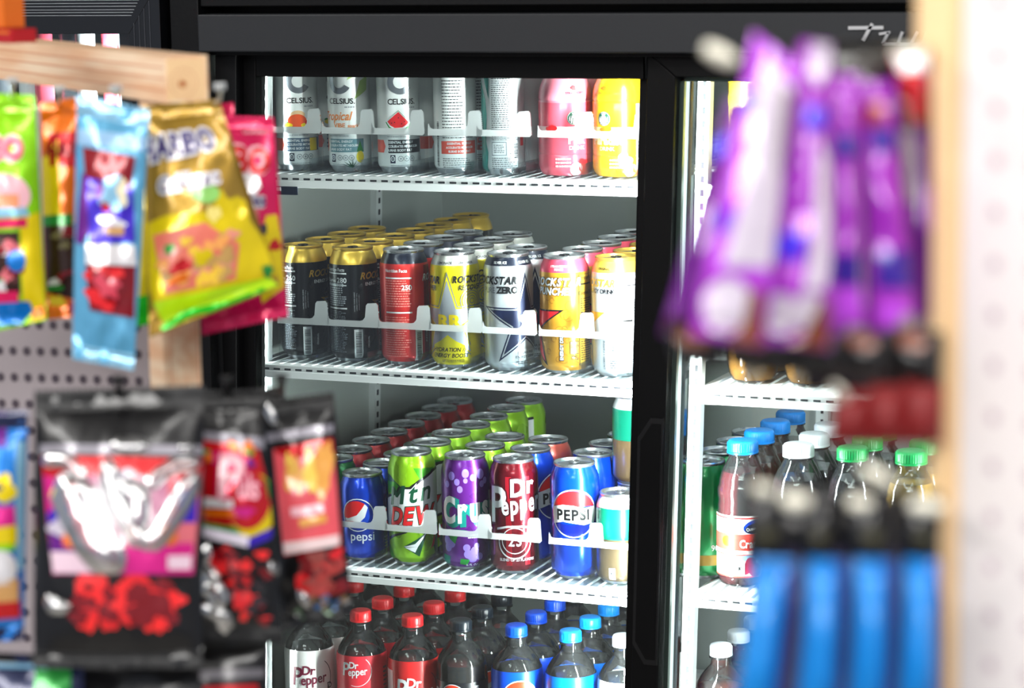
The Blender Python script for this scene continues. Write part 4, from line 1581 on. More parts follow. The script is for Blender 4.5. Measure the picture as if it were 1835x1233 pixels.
jl(1331, 790, 4, 'blue-capped juice bottle with a white and coral label', JP, CRJ, CLB, a, LBW)
jl(1431, 795, 3, 'white-capped bottle of dark purple juice', JR, PRJ, CW, None, ink('label_plum', 60, 30, 80, 0), hi=70)
jl(1528, 803, 3, 'green-capped bottle with dark juice and a ribbed neck', JP, PRJ, CG, None, ink('label_moss', 60, 90, 40, 0), hi=70)
jl(1633, 803, 3, 'green-capped bottle of golden apple juice', JP, APJ, CG, None, ink('label_apple', 150, 40, 30, 0), hi=70)
gc = None
zl = .9885 + .155
for k, (px, py) in enumerate([(1262, 826), (1278, 796), (1300, 777), (1316, 758)]):
    p = onZ(px, py, zl)
    if k == 0:
        X0, Y0_ = p.x, p.y
    q = (X0, Y0_ + .069 * k, ZR3)
    lb_ = 'tall dark green ginger soda can, ' + ['front', 'second', 'third', 'fourth'][k] + ' in the row left of the blue-capped bottle'
    if gc is None:
        gc = make_can(lb_, Art().text(WHT, '90', 14, 40, 8, 2).rect(ink('brass', 170, 140, 60), -52, 20, 52, 34, 1), P16, S_GREEN, None, None, ALU, ALU, ALU, q, 'green cans behind the right door')
    else:
        dup(gc, q, toward_cam(q) + k, lb_, 'green cans behind the right door')
ZR2 = 1.2595
jl(1349, 560, 2, 'amber bottle under the purple packs, nearer the mullion', AP, AMB, CW, zb=ZR2, capz=.152, capr=.0155, fillv=118)
jl(1452, 560, 2, 'amber bottle under the purple packs, farther from the mullion', AP, AMB, CW, zb=ZR2, capz=.152, capr=.0155, fillv=118)
p = onY(1345, 250, 3.2)
juice('yellow sleeved bottle on the top shelf behind the right door', (-1.012, 3.2, 1.5235), JR, APJ, mat('cap_yellow', rgb(240, 210, 20), 0, .4), Art().rect(YEL, -56, 14, 56, 160, 1), YEL, hi=130)
p = onY(1292, 1150, 3.2)
r_ = make_soda('white-capped rosy tea bottle low behind the right door, in front', (p.x, 3.2, Z4), CW, None, None, 'bottles low behind the right door', liquid=TEA)
for k, w in ((1, 'second'), (2, 'third')):
    q = (p.x + .001, 3.2 + .0725 * k, Z4)
    dup(r_, q, toward_cam(q), 'white-capped rosy tea bottle low behind the right door, ' + w + ' in line', 'bottles low behind the right door')
# ------------------------------------------------------------------ neighbouring cooler seen over the left rack
NB = thing('display_cooler', 'glossy black cooler with packets inside, behind the top left of the wooden rack', 'cooler', (-2.3, 3.2, 0))
NO = Vector(NB.location)
STREAK_D = mat('dull_reflection_streak', rgb(70, 72, 78), .5, .4)
GLB = mat('glossy_black', rgb(16, 17, 20), .1, .12, .6, bump=.08, noise_scale=40)


def npart(mb, name, parent=None, **k):
    mb.v = [tuple(Vector(p) - NO) for p in mb.v]
    return mb.build(name, parent or NB, smooth=False, **k)


b = MB()
b.box(-3.0, -2.9, 3.01, 3.9, .05, 2.0, CAB)
b.box(-1.835, -1.82, 3.01, 3.9, .05, 2.0, CAB)
b.box(-2.9, -1.835, 3.02, 3.9, 1.80, 2.0, CAB)
b.box(-2.9, -1.835, 3.02, 3.9, .05, .3, CAB)
b.box(-2.9, -1.835, 3.84, 3.9, .3, 1.8, LINER)
npart(b, 'cabinet_shell')
b = MB()
b.hexa([(-2.9, 2.985, 1.7175), (-1.805, 2.985, 1.7175), (-1.805, 3.01, 1.7175), (-2.9, 3.01, 1.7175), (-2.9, 2.985, 1.785), (-1.757, 2.985, 1.785), (-1.757, 3.01, 1.785), (-2.9, 3.01, 1.785)], GLB)
b.hexa([(-1.805, 2.985, .35), (-1.757, 2.985, .30), (-1.757, 3.01, .30), (-1.805, 3.01, .35), (-1.805, 2.985, 1.717), (-1.757, 2.985, 1.7845), (-1.757, 3.01, 1.7845), (-1.805, 3.01, 1.717)], GLB)
for z in (1.741, 1.745, 1.7485, 1.753, 1.757, 1.761, 1.7655, 1.770):  # thin reflections in the glossy frame, drawn as metal lines
    b.box(-2.9, -1.80 + (z - 1.74) * .6, 2.9842, 2.985, z, z + .0011, ALU_D)
for x in (-1.797, -1.789, -1.781, -1.773):  # the same reflections down the stile, drawn as dull strips
    b.box(x, x + .0012, 2.9842, 2.985, .35, 1.722 + (x + 1.805) * 1.2, STREAK_D)
npart(b, 'hinged_door', bevel=.001)
npart(MB().box(-2.9, -1.806, 2.995, 2.998, .35, 1.7175, GLASS), 'glass_pane')
area('neighbour_cooler_strip_light', (-1.845, 3.035, 1.52), (-2.3, 3.4, 1.50), .014, .4, 5.0, (.92, .97, 1))
ns = thing('cooler_shelf', 'white shelf inside the glossy black cooler at the top left', 'shelf', (-2.35, 3.3, 1.60))
MB().box(-.54, .51, -.265, .5, -.012, 0, EPOXY).build('shelf_deck', ns, smooth=False)
packm = [foil('pack_white', 225, 228, 230, 0), foil('pack_rose', 230, 90, 110, 0), foil('pack_silver', 170, 180, 190, .6)]
for i in range(9):
    x = -2.13 + .034 * i
    pr_ = thing('snack_pack', ['white', 'rose', 'silver'][i % 3] + ' pack standing in the glossy black cooler, ' + W7[i % 7] + (' of the row' if i < 7 else ' of the row end'), 'pack', (x, 3.07 + .012 * (i % 2), 1.60), 0, 'packs in the glossy black cooler')
    b = MB()
    n = 10
    V = []
    for j in range(n + 1):
        t = j / n
        for k in range(9):
            s_ = k / 8
            d = .010 * math.sin(math.pi * s_) ** .6 * math.sin(math.pi * min(1, max(0, t))) ** .4
            V.append((-.016 + .032 * s_, -d, .125 * t))
    F = [(j * 9 + k, j * 9 + k + 1, (j + 1) * 9 + k + 1, (j + 1) * 9 + k) for j in range(n) for k in range(8)]
    b.add(V, F, packm[i % 3])
    b.add([(x_, -y_ + .001, z_) for x_, y_, z_ in V], [tuple(reversed(f)) for f in F], packm[i % 3])
    b.box(-.012, .012, -.0118, -.011, .07, .09, [RED, BLUE, RED][i % 3])
    b.build('pouch', pr_)

# ------------------------------------------------------------------ left rack: beam, post, slotted panel
PINE = bpy.data.materials.new('pine_wood')
PINE.use_nodes = True
nt = PINE.node_tree
bs = nt.nodes['Principled BSDF']
tc = nt.nodes.new('ShaderNodeTexCoord')
mp = nt.nodes.new('ShaderNodeMapping')
mp.inputs['Scale'].default_value = (1.5, 16, 16)
wv = nt.nodes.new('ShaderNodeTexNoise')
wv.inputs['Scale'].default_value = 4.0
wv.inputs['Detail'].default_value = 3
cr = nt.nodes.new('ShaderNodeValToRGB')
cr.color_ramp.elements[0].color = rgb(240, 190, 148)
cr.color_ramp.elements[0].position = .35
cr.color_ramp.elements[1].color = rgb(255, 226, 192)
cr.color_ramp.elements[1].position = .65
nt.links.new(tc.outputs['Object'], mp.inputs[0])
nt.links.new(mp.outputs[0], wv.inputs['Vector'])
nt.links.new(wv.outputs['Fac'], cr.inputs[0])
nt.links.new(cr.outputs[0], bs.inputs['Base Color'])
bs.inputs['Roughness'].default_value = .5
KNOT = mat('pine_knot', rgb(205, 140, 92), 0, .5)
GROOVE = mat('pine_groove', rgb(224, 164, 126), 0, .6)


def frame_obj(name, label, cat, origin, ax, ay, az):
    """Empty with its own axes (columns ax, ay, az)"""
    o = thing(name, label, cat)
    o.matrix_world = Matrix.Translation(origin) @ Matrix((ax, ay, az)).transposed().to_4x4()
    return o


UP = Vector((0, 0, 1))
pe = at(334, 142, 2.36)                       # centre of the end grain
ud = (at(0, 108, 2.86) - pe)
ud.z = 0
# the beam runs back to the left, its end grain faces the aisle
ud = ud.normalized()
side = ud.cross(UP).normalized()
beam = frame_obj('rack_beam', 'pine beam with a square end, across the top of the left rack', 'wooden beam', pe, ud, UP.cross(ud), UP)
b = MB()
b.box(0, .9, -.021, .021, -.021, .021, PINE)
for z in (-.010, .001, .011):
    b.box(.0, .9, .0208, .0213, z - .0009, z + .0009, GROOVE)
    b.box(.0, .9, -.0213, -.0208, z - .0009, z + .0009, GROOVE)
b.build('beam_body', beam, smooth=False, bevel=.003)
kb = MB()
kb.box(-.0004, 0, -.0185, .0185, -.0185, .0185, mat('pine_end', rgb(250, 208, 156), 0, .55, noise_amt=.08, noise_scale=60))
kb.add([(-.0007, .004 + .0045 * math.cos(t / 12 * 6.283), -.004 + .004 * math.sin(t / 12 * 6.283)) for t in range(12)], [tuple(range(12))], KNOT)
for r0 in (.008, .013):
    V = []
    for t in range(24):
        q = t / 24 * 6.283
        V += [(-.0006, .003 + r0 * math.cos(q), -.003 + r0 * math.sin(q)), (-.0006, .003 + (r0 + .0007) * math.cos(q), -.003 + (r0 + .0007) * math.sin(q))]
    kb.add(V, [(2 * t, 2 * t + 1, (2 * t + 3) % 48, (2 * t + 2) % 48) for t in range(24)], GROOVE)
kb.build('end_grain', beam, smooth=False)
pp = at(327, 640, 2.44)
post = frame_obj('rack_post', 'upright pine post under the beam, right edge of the left rack', 'wooden post', (pp.x, pp.y, 0), ud, UP.cross(ud), UP)
b = MB()
b.box(.0, .040, -.0185, .0185, 0, pe.z - .0215, PINE)
b.box(-.0005, 0, -.0155, -.0145, 0, pe.z - .022, GROOVE)
b.box(-.0005, 0, .0110, .0120, 0, pe.z - .022, GROOVE)
b.build('post_body', post, smooth=False, bevel=.002)
# slotted grey panel
PANEL = mat('grey_panel', rgb(160, 150, 154), 0, .55, noise_amt=.05)
HOLE = mat('panel_hole', rgb(70, 60, 70), 0, .7)
pa, pb_ = at(-90, 700, 2.56), at(293, 700, 2.50)
ux = (pb_ - pa)
ux.z = 0
wd = ux.length
ux.normalize()
pan = frame_obj('pegboard_panel', 'grey perforated panel behind the hanging candy bags of the left rack', 'pegboard', (pa.x, pa.y, 0), ux, UP.cross(ux), UP)
b = MB()
b.box(0, wd, 0, .006, .35, pe.z - .03, PANEL)
zt = at(200, 630, 2.52).z
for j in range(-14, 12):
    z = zt + j * .0262
    if z > pe.z - .04:
        continue
    x = .012
    while x < wd - .008:
        V = [(x + .0042 * math.cos(t / 10 * 6.283), -.0004, z + .0046 * math.sin(t / 10 * 6.283)) for t in range(10)]
        b.add(V, [tuple(range(10))], HOLE)
        x += .01455
b.build('panel_board', pan, smooth=False)


# ------------------------------------------------------------------ hooks and hanging bags of the left rack
STEEL = mat('hook_steel', rgb(214, 216, 214), .7, .3)
STEELD = mat('hook_dark', rgb(24, 24, 26), .2, .4)


def hook(label, p_tip, p_back, m=STEEL, r=.0024, cat='hook', group='display hooks on the racks', flag=True):
    root = thing('peg_hook', label, cat, p_back, 0, group)
    o = Vector(p_back)
    d = (Vector(p_tip) - o)
    e = d.normalized()
    MB().tube([Vector((0, 0, 0)), d * .5, d * .92, d * .97 + UP * .004, d + UP * .012], r, m).build('hook_wire', root)
    if flag:
        s_ = e.cross(UP).normalized()
        c = d * .97 + UP * .012
        b = MB()
        P_ = [c + s_ * x + UP * z for x, z in ((-.005, -.003), (.005, -.003), (.005, .003), (-.005, .003))]
        b.hexa([p - e * .0008 for p in P_] + [p + e * .0008 for p in P_], m)
        b.build('price_plate', root, smooth=False, bevel=.0005)
    return root


def F(a, W, H, m, x0, y0, x1, y1, L=1):
    return a.rect(m, x0 * W, y0 * H, x1 * W, y1 * H, L)


def gummies(a, W, H, cols, x0, y0, x1, y1, n, r, L, seed):
    g = random.Random(seed)
    for k in range(n):
        a.blob(cols[k % len(cols)], W * g.uniform(x0, x1), H * g.uniform(y0, y1), r * g.uniform(.7, 1.3), L + (k % 3), .35, seed + k, 14)
    return a


def out_text(a, t, u, v, h, m, o, L, sx=1, shear=0, rot=0, b0=.10, b1=.03):
    return a.text(o, t, u, v, h, L, sx, shear, b0, rot).text(m, t, u, v, h, L + 1, sx, shear, b1, rot)


FG = {k: foil(k, *v) for k, v in dict(lime=(150, 225, 0), orange=(250, 120, 10), skyblue=(100, 175, 215), gold=(176, 138, 48, .55, .3), hotpink=(235, 20, 95), black=(16, 14, 16), navy=(20, 30, 70), red=(205, 14, 24),
                                      yellow=(252, 222, 0), green=(20, 200, 10), blue=(0, 120, 210), purple=(110, 30, 140), rose=(240, 120, 130), white=(240, 236, 238), brown=(60, 30, 20), royal=(60, 30, 190), ice=(150, 205, 235), leaf=(40, 150, 60), darkred=(140, 12, 28), magenta=(225, 30, 140)).items()}


J5 = lambda pts: [(x / 1.912, y / 1.912) for x, y in pts]
J6 = lambda pts: [(x / 1.98, y / 1.98 + 610) for x, y in pts]
ROSY, SALM = ink('rosy', 240, 60, 110, 0), ink('salmon_win', 236, 120, 100, 0)
ZIP = foil('zip_strip', 150, 146, 156, .3)
GUMR, GUMD = foil('gum_red', 225, 30, 36, 0), foil('gum_dark', 120, 10, 20, 0)
NVY = ink('dusk', 66, 54, 120, .1)
CLF = film('clear_wrap_film', (0.98, 0.96, 1.0, 1), 0.03, 0.22, 1.5, 12.0)


def a_lime(a, W, H, p):
    p.T('HARIBO', 46, 266, 40, ROSY, foil('pale_pink', 250, 190, 200, 0), 2, .8, align='r')
    p.E(foil('pale_pink', 250, 190, 200, 0), 12, 352, 46, 40, 2).P(foil('peachy', 250, 160, 110, 0), [(-20, 350), (38, 350), (38, 374), (-20, 374)], 3)
    p.P(FG['ice'], [(-60, 376), (50, 372), (56, 388), (-60, 394)], 3).P(FG['hotpink'], [(-60, 398), (52, 392), (52, 408), (-60, 414)], 3)
    p.P(FG['yellow'], [(40, 392), (72, 380), (84, 590), (44, 590)], 2).P(FG['brown'], [(-50, 418), (38, 416), (40, 528), (-50, 530)], 2)
    p.G([FG['rose'], FG['brown'], FG['darkred'], FG['white'], FG['leaf']], -10, 425, 34, 520, 12, 11, 3, 5)
    p.E(FG['blue'], 34, 468, 16, 20, 6).P(FG['hotpink'], [(-60, 524), (36, 522), (36, 542), (-60, 546)], 6)
    p.P(FG['blue'], [(-60, 546), (54, 540), (60, 556), (40, 580), (-60, 588)], 6).Bl(FG['orange'], 72, 560, 12, 12, 6, 3)


def a_orange(a, W, H, p):
    p.P(FG['yellow'], [(72, 290), (106, 250), (112, 392), (76, 392)], 1).P(FG['red'], [(88, 240), (140, 236), (140, 300), (92, 300)], 1)
    p.T('HARIBO', 84, 268, 26, FG['darkred'], None, 3, .8, align='l')
    p.P(FG['brown'], [(80, 406), (146, 400), (146, 540), (84, 524)], 2).P(FG['leaf'], [(74, 388), (132, 384), (132, 404), (76, 406)], 3)
    p.G([foil('olive', 120, 110, 70, 0), FG['darkred'], FG['brown']], 92, 415, 130, 505, 9, 10, 3, 15)
    p.Bl(FG['white'], 99, 506, 10, 7, 5, 3).P(FG['leaf'], [(86, 514), (116, 512), (116, 520), (86, 522)], 6).Bl(FG['yellow'], 102, 545, 13, 18, 5, 4).Bl(FG['red'], 130, 552, 10, 10, 4, 5)


def a_blue(a, W, H, p):
    p.P(foil('sky_band', 150, 190, 225, .2), J5([(260, 440), (505, 470), (500, 520), (256, 495)]), 2)
    p.P(FG['darkred'], J5([(285, 505), (468, 540), (450, 660), (300, 640)]), 3)
    p.P(FG['purple'], J5([(285, 590), (340, 640), (330, 760), (285, 840), (262, 830)]), 3)
    p.P(FG['royal'], J5([(300, 610), (460, 640), (466, 830), (312, 840)]), 4)
    p.Bl(FG['ice'], 206, 348, 22, 34, 5, 3).Bl(foil('cream_f', 240, 225, 190, 0), 222, 345, 9, 24, 6, 5).Bl(FG['red'], 192, 372, 7, 9, 7, 7).Bl(FG['purple'], 182, 342, 6, 18, 6, 8)
    p.Bl(FG['white'], 203, 398, 26, 8, 7, 9, .1).P(foil('tan2', 200, 150, 90, 0), J5([(365, 778), (430, 780), (430, 808), (365, 806)]), 8)
    p.P(FG['white'], J5([(300, 838), (466, 842), (472, 912), (300, 906)]), 6).P(FG['darkred'], J5([(300, 908), (468, 914), (462, 1090), (312, 1062)]), 5)
    p.G([GUMR, GUMD, foil('gum_rose', 215, 70, 90, 0)], 166, 485, 236, 552, 16, 13, 6, 25)


def a_gold(a, W, H, p):
    p.T('HARIBO', 316, 262, 40, NVY, FG['white'], 6, .82, .17, .13, .03)
    p.T('Goldbears', 334, 328, 25, NVY, FG['white'], 6, .82, .17, .16, .0)
    p.E(foil('mint', 150, 215, 110, 0), 361, 352, 26, 18, 3)
    p.P(FG['yellow'], J5([(480, 780), (560, 745), (700, 735), (728, 700), (745, 655), (775, 700), (800, 675), (835, 690), (850, 760), (900, 820), (950, 960), (560, 1160), (490, 900)]), 2)
    p.Bl(FG['yellow'], 404, 372, 15, 12, 3, 5).Bl(FG['yellow'], 430, 384, 12, 12, 3, 6).Bl(foil('pale_gold', 250, 230, 130, 0), 376, 388, 12, 15, 4, 7)
    p.P(SALM, J5([(520, 812), (690, 772), (730, 800), (810, 840), (800, 960), (560, 1012)]), 4)
    p.G([foil('gm_p', 240, 150, 130, 0), foil('gm_o', 250, 170, 90, 0), foil('gm_y', 250, 205, 60, 0), foil('gm_t', 205, 160, 90, 0)], 285, 425, 412, 505, 20, 12, 5, 35)
    p.Bl(FG['red'], 318, 482, 15, 12, 8, 3).Bl(FG['orange'], 314, 505, 16, 8, 8, 13).Bl(FG['yellow'], 357, 466, 13, 15, 8, 4).Bl(FG['leaf'], 298, 450, 7, 9, 8, 4).Bl(foil('gm_t', 205, 160, 90, 0), 400, 462, 13, 17, 8, 14).Bl(FG['leaf'], 477, 487, 7, 14, 7, 4)
    p.P(foil('lime_band', 190, 235, 0, 0), J5([(520, 1040), (920, 950), (960, 985), (560, 1110)]), 5)
    p.P(FG['green'], J5([(545, 1122), (640, 1062), (780, 1032), (900, 985), (912, 1002), (790, 1058), (660, 1082), (556, 1136)]), 6)


def a_pink(a, W, H, p):
    p.T('HARIBO', 486, 288, 46, FG['red'], foil('pale_pink', 250, 190, 200, 0), 3, .8, -.05, .12, .05, 'r')
    p.T('GUMMIES', 458, 235, 9, foil('pale_pink', 250, 190, 200, 0), None, 3)
    p.P(FG['white'], J5([(800, 600), (880, 590), (900, 640), (850, 720), (820, 700)]), 2).T('Berries', 478, 358, 24, NVY, FG['white'], 4, .8, 0, .14, .02, 'r')
    p.Bl(FG['rose'], 450, 388, 20, 12, 3, 6).Bl(FG['red'], 428, 402, 12, 8, 4, 7).P(FG['navy'], [(446, 406), (480, 402), (480, 420), (446, 424)], 5)
    p.P(FG['yellow'], J5([(915, 740), (950, 735), (970, 840), (975, 985), (900, 1040), (880, 900)]), 3).Bl(FG['red'], 494, 440, 9, 12, 5, 3).P(foil('maroon_f', 90, 30, 40, 0), J5([(850, 800), (900, 790), (920, 960), (860, 960)]), 2).Bl(FG['leaf'], 480, 486, 9, 16, 6, 8)


def a_w(a, W, H, p):
    p.P(ZIP, J6([(145, 372), (718, 376), (718, 410), (145, 408)]), 2)
    p.P(FG['rose'], J6([(152, 414), (722, 424), (690, 832), (198, 832)]), 2)
    p.P(FG['red'], J6([(152, 414), (722, 424), (712, 500), (600, 480), (520, 530), (380, 480), (160, 490)]), 3)
    p.P(foil('mauve_f', 200, 130, 160, 0), J6([(300, 480), (600, 490), (620, 720), (330, 720)]), 3)
    p.P(FG['magenta'], J6([(160, 480), (215, 500), (200, 600), (175, 620)]), 4).P(FG['royal'], J6([(170, 560), (262, 590), (262, 700), (190, 720)]), 4).P(FG['royal'], J6([(640, 540), (708, 520), (700, 650), (640, 650)]), 4)
    p.P(FG['purple'], J6([(186, 690), (300, 700), (300, 760), (190, 755)]), 5).P(FG['magenta'], J6([(190, 750), (690, 720), (690, 832), (198, 832)]), 4)
    p.P(foil('blush_f', 225, 195, 210, 0), J6([(190, 752), (400, 758), (400, 828), (200, 828)]), 6).P(foil('blush_f', 225, 195, 210, 0), J6([(605, 768), (685, 766), (682, 815), (605, 815)]), 6)
    p.Bl(FG['orange'], 137, 971, 18, 14, 6, 4).Bl(FG['orange'], 306, 962, 14, 20, 6, 9).Bl(foil('grey_f', 190, 180, 195, 0), 118, 945, 22, 20, 6, 14).Bl(foil('grey_f', 190, 180, 195, 0), 212, 880, 30, 40, 5, 15).Bl(FG['orange'], 240, 955, 14, 12, 6, 19)
    p.G([GUMR, foil('gum_hot', 240, 40, 40, 0), GUMD], 142, 1040, 315, 1118, 60, 15, 2, 45)


def a_pul(a, W, H, p):
    p.P(ZIP, J6([(715, 320), (935, 345), (940, 385), (715, 352)]), 2)
    p.P(FG['red'], J6([(720, 350), (920, 385), (985, 640), (900, 725), (718, 690)]), 2)
    p.G([FG['orange'], FG['leaf'], FG['purple'], FG['orange'], FG['magenta']], 366, 795, 460, 830, 10, 9, 3, 58)
    p.E(FG['yellow'], 455, 905, 42, 58, 3).E(FG['red'], 446, 895, 40, 52, 4).P(FG['leaf'], J6([(940, 480), (965, 520), (975, 580), (955, 560)]), 5)
    p.T('P', 418, 850, 78, foil('pale_pink', 250, 190, 200, 0), FG['hotpink'], 6, .9, -.1, .08, .03).T('uls', 448, 868, 44, foil('pale_pink', 250, 190, 200, 0), FG['hotpink'], 6, .62, -.1, .08, .02)
    p.P(FG['white'], J6([(722, 555), (835, 560), (835, 590), (722, 588)]), 6).P(FG['orange'], J6([(722, 598), (850, 600), (850, 622), (722, 620)]), 6).P(FG['leaf'], J6([(718, 640), (850, 660), (860, 690), (718, 660)]), 5)
    p.P(foil('white_band', 235, 225, 240, 0), J6([(718, 655), (890, 690), (885, 728), (718, 692)]), 6).P(FG['royal'], J6([(880, 700), (975, 660), (965, 700), (890, 730)]), 6).Bl(FG['magenta'], 440, 915, 18, 10, 6, 8)
    p.G([GUMR, foil('gum_hot', 240, 40, 40, 0), GUMD], 385, 985, 420, 1060, 20, 11, 2, 55).G([GUMR, GUMD, foil('gum_hot', 240, 40, 40, 0)], 425, 990, 478, 1120, 22, 9, 2, 57)
    p.G([FG['black'], foil('smoke', 60, 50, 55, .3)], 400, 990, 480, 1110, 10, 9, 5, 59)


def a_flame(a, W, H, p):
    p.P(ZIP, J6([(935, 330), (1185, 295), (1185, 325), (940, 362)]), 2)
    p.P(foil('coral_f', 238, 90, 100, 0), J6([(972, 385), (1182, 345), (1212, 720), (1010, 762)]), 2)
    p.P(FG['red'], J6([(975, 385), (1182, 345), (1190, 420), (1130, 380), (1060, 420), (990, 400)]), 3)
    for k, (x, y, rx, ry) in enumerate([(1050, 480, 16, 34), (1110, 470, 14, 40), (1150, 460, 16, 44), (1035, 440, 8, 20), (1170, 400, 8, 22)]):
        p.Bl([foil('amber_f', 240, 170, 80, 0), foil('straw_f', 248, 215, 90, 0)][k % 2], x / 1.98, y / 1.98 + 610, rx, ry, 4 + k % 3, 60 + k, .35)
    p.P(foil('pale_pink', 250, 190, 200, 0), J6([(1035, 590), (1150, 575), (1155, 605), (1040, 622)]), 7).P(foil('amber_f', 240, 170, 80, 0), J6([(1065, 632), (1160, 612), (1165, 640), (1070, 660)]), 7)
    p.P(foil('pale2', 250, 222, 222, 0), J6([(1008, 715), (1205, 685), (1208, 722), (1012, 755)]), 7)
    p.G([foil('gum_rust', 175, 60, 55, 0), GUMD, GUMR, foil('gum_brick', 150, 70, 64, 0)], 540, 985, 612, 1062, 26, 12, 2, 65)
    p.G([foil('irid_b', 60, 110, 170, .4), foil('irid_g', 110, 135, 110, .4), FG['black'], foil('irid_o', 150, 120, 90, .4)], 530, 1070, 620, 1105, 12, 10, 2, 75)


def a_cartoon(a, W, H, p):
    p.P(FG['purple'], [(-60, 740), (12, 740), (14, 800), (-60, 800)], 2).P(FG['blue'], [(16, 745), (48, 750), (44, 1000), (30, 1000)], 2).P(FG['ice'], [(30, 790), (48, 790), (44, 1020), (34, 1020)], 3)
    p.Bl(FG['yellow'], 8, 875, 22, 28, 4, 3).Bl(FG['navy'], 2, 872, 8, 10, 5, 4).P(FG['magenta'], [(-60, 910), (30, 905), (32, 945), (-60, 950)], 3).P(FG['yellow'], [(-60, 950), (34, 940), (34, 975), (-60, 985)], 4).P(FG['lime'], [(-60, 978), (30, 972), (30, 985), (-60, 990)], 4)
    p.E(FG['white'], 6, 1018, 28, 34, 5).P(foil('tan2', 200, 150, 90, 0), [(-60, 1045), (36, 1035), (36, 1080), (-60, 1085)], 5).P(FG['red'], [(-60, 1082), (38, 1076), (38, 1106), (-60, 1112)], 6)


FG['black'] = foil('black_film', 12, 11, 13, .15, .3, .35)
SEALB = foil('black_seal', 10, 10, 12, 0, .5, 0)
GL_ = 'candy bags on the left rack'
bag('lime green gummy bag at the left edge of the upper row', [(-70, 165), (62, 172), (84, 572), (-70, 606)], 2.30, .013, FG['lime'], FG['lime'], a_lime, 1, group=GL_)
bag('narrow orange and yellow gummy bag between the green and blue bags', [(72, 186), (138, 176), (146, 566), (82, 572)], 2.36, .010, FG['orange'], FG['orange'], a_orange, 2, group=GL_)
bag('long sky blue bag of red gummies, hanging lowest in the upper row', [(138, 172), (268, 198), (240, 662), (130, 642)], 2.24, .010, FG['skyblue'], FG['ice'], a_blue, 3, wr=1.5, group=GL_)
bag('gold gummy bag tilted to the right with purple lettering', [(256, 192), (392, 180), (502, 512), (268, 604)], [2.30, 2.30, 2.32, 2.28], .016, FG['gold'], FG['gold'], a_gold, 4, wr=1.3, group=GL_)
bag('yellow and green gummy bag peeking out behind the gold one', [(236, 260), (330, 250), (352, 560), (232, 588)], 2.36, .010, FG['yellow'], FG['green'], lambda a, W, H: a.rect(FG['green'], 0, .03 * H, W, .16 * H, 2), 5, group=GL_)
bag('hot pink gummy bag behind the gold one', [(352, 208), (490, 212), (516, 566), (362, 600)], 2.40, .012, FG['hotpink'], FG['hotpink'], a_pink, 6, group=GL_)
bag('second hot pink bag with only its corner above the first', [(330, 196), (418, 184), (440, 420), (350, 420)], 2.47, .008, FG['hotpink'], FG['hotpink'], None, 7, group=GL_)
GM_ = 'candy bags on the lower hooks of the left rack'
bag('blue and yellow candy bag at the left edge of the lower row', [(-90, 734), (50, 738), (42, 1146), (-90, 1152)], 2.08, .014, FG['blue'], FG['navy'], a_cartoon, 8, group=GM_)
W_ = [(J6([(165, 450), (190, 425), (250, 430), (290, 470), (300, 520)]), 6, .003), (J6([(225, 480), (290, 600), (350, 720), (440, 825)]), 17, .009), (J6([(300, 500), (340, 600), (400, 730), (450, 820)]), 9, .006),
      (J6([(398, 425), (400, 500), (430, 590), (490, 690), (520, 740)]), 8, .005), (J6([(440, 500), (500, 570), (500, 700)]), 10, .006), (J6([(520, 745), (580, 690), (640, 590), (705, 470)]), 9, .006),
      (J6([(520, 540), (580, 480), (640, 440), (715, 440)]), 6, .004), (J6([(400, 378), (470, 376), (540, 385)]), 7, .004), (J6([(640, 380), (700, 390)]), 5, .004), (J6([(175, 905), (200, 950), (260, 945)]), 6, .004)]
bag('large black candy bag with a shiny pink and red window', [(62, 702), (366, 692), (362, 1196), (60, 1196)], [2.06, 2.06, 2.04, 2.04], .020, FG['black'], SEALB, a_w, 9, wr=1.1, group=GM_, wrap=W_, wrap_m=CLF)
bag('black bag of red gummies with a red and yellow label', [(345, 704), (470, 700), (508, 1152), (356, 1142)], 2.12, .014, FG['black'], SEALB, a_pul, 10, wr=1.6, group=GM_,
    wrap=[(J6([(745, 720), (715, 790), (760, 830), (710, 880)]), 6, .005), (J6([(700, 880), (770, 880), (790, 950)]), 8, .006), (J6([(720, 940), (790, 980), (800, 1040)]), 8, .006), (J6([(960, 780), (985, 830)]), 5, .004)], wrap_m=CLF)
bag('black bag with a coral flame label, rightmost of the lower row', [(462, 722), (598, 704), (632, 1100), (508, 1130)], 2.18, .014, FG['black'], SEALB, a_flame, 11, wr=1.6, group=GM_, wrap=[(J6([(950, 220), (975, 300)]), 5, .004), (J6([(1060, 880), (1100, 950)]), 5, .004)], wrap_m=CLF)
bag('dark candy bag behind the coral flame one', [(352, 706), (510, 694), (520, 1060), (380, 1060)], 2.26, .010, FG['black'], SEALB, None, 12, group=GM_)
bag('black bag with a silver zip strip, under the red and yellow label bag', [(128, 1150), (482, 1140), (478, 1420), (120, 1420)], 2.16, .014, FG['black'], SEALB, lambda a, W, H: a.rect(ink('zip2', 120, 116, 122, .1), W * .66, H * .74, W * .98, H * .80, 2).rect(FG['red'], W * .68, H * .2, W * .95, H * .70, 2), 13, group=GM_)
bag('teal and black bag at the bottom left corner', [(-60, 1168), (150, 1176), (150, 1420), (-60, 1420)], 2.10, .012, FG['navy'], FG['black'], lambda a, W, H: a.rect(FG['leaf'], W * .6, H * .72, W * .9, H * .90, 2).rect(FG['ice'], 0, H * .9, W * .7, H * .93, 2), 14, group=GM_)
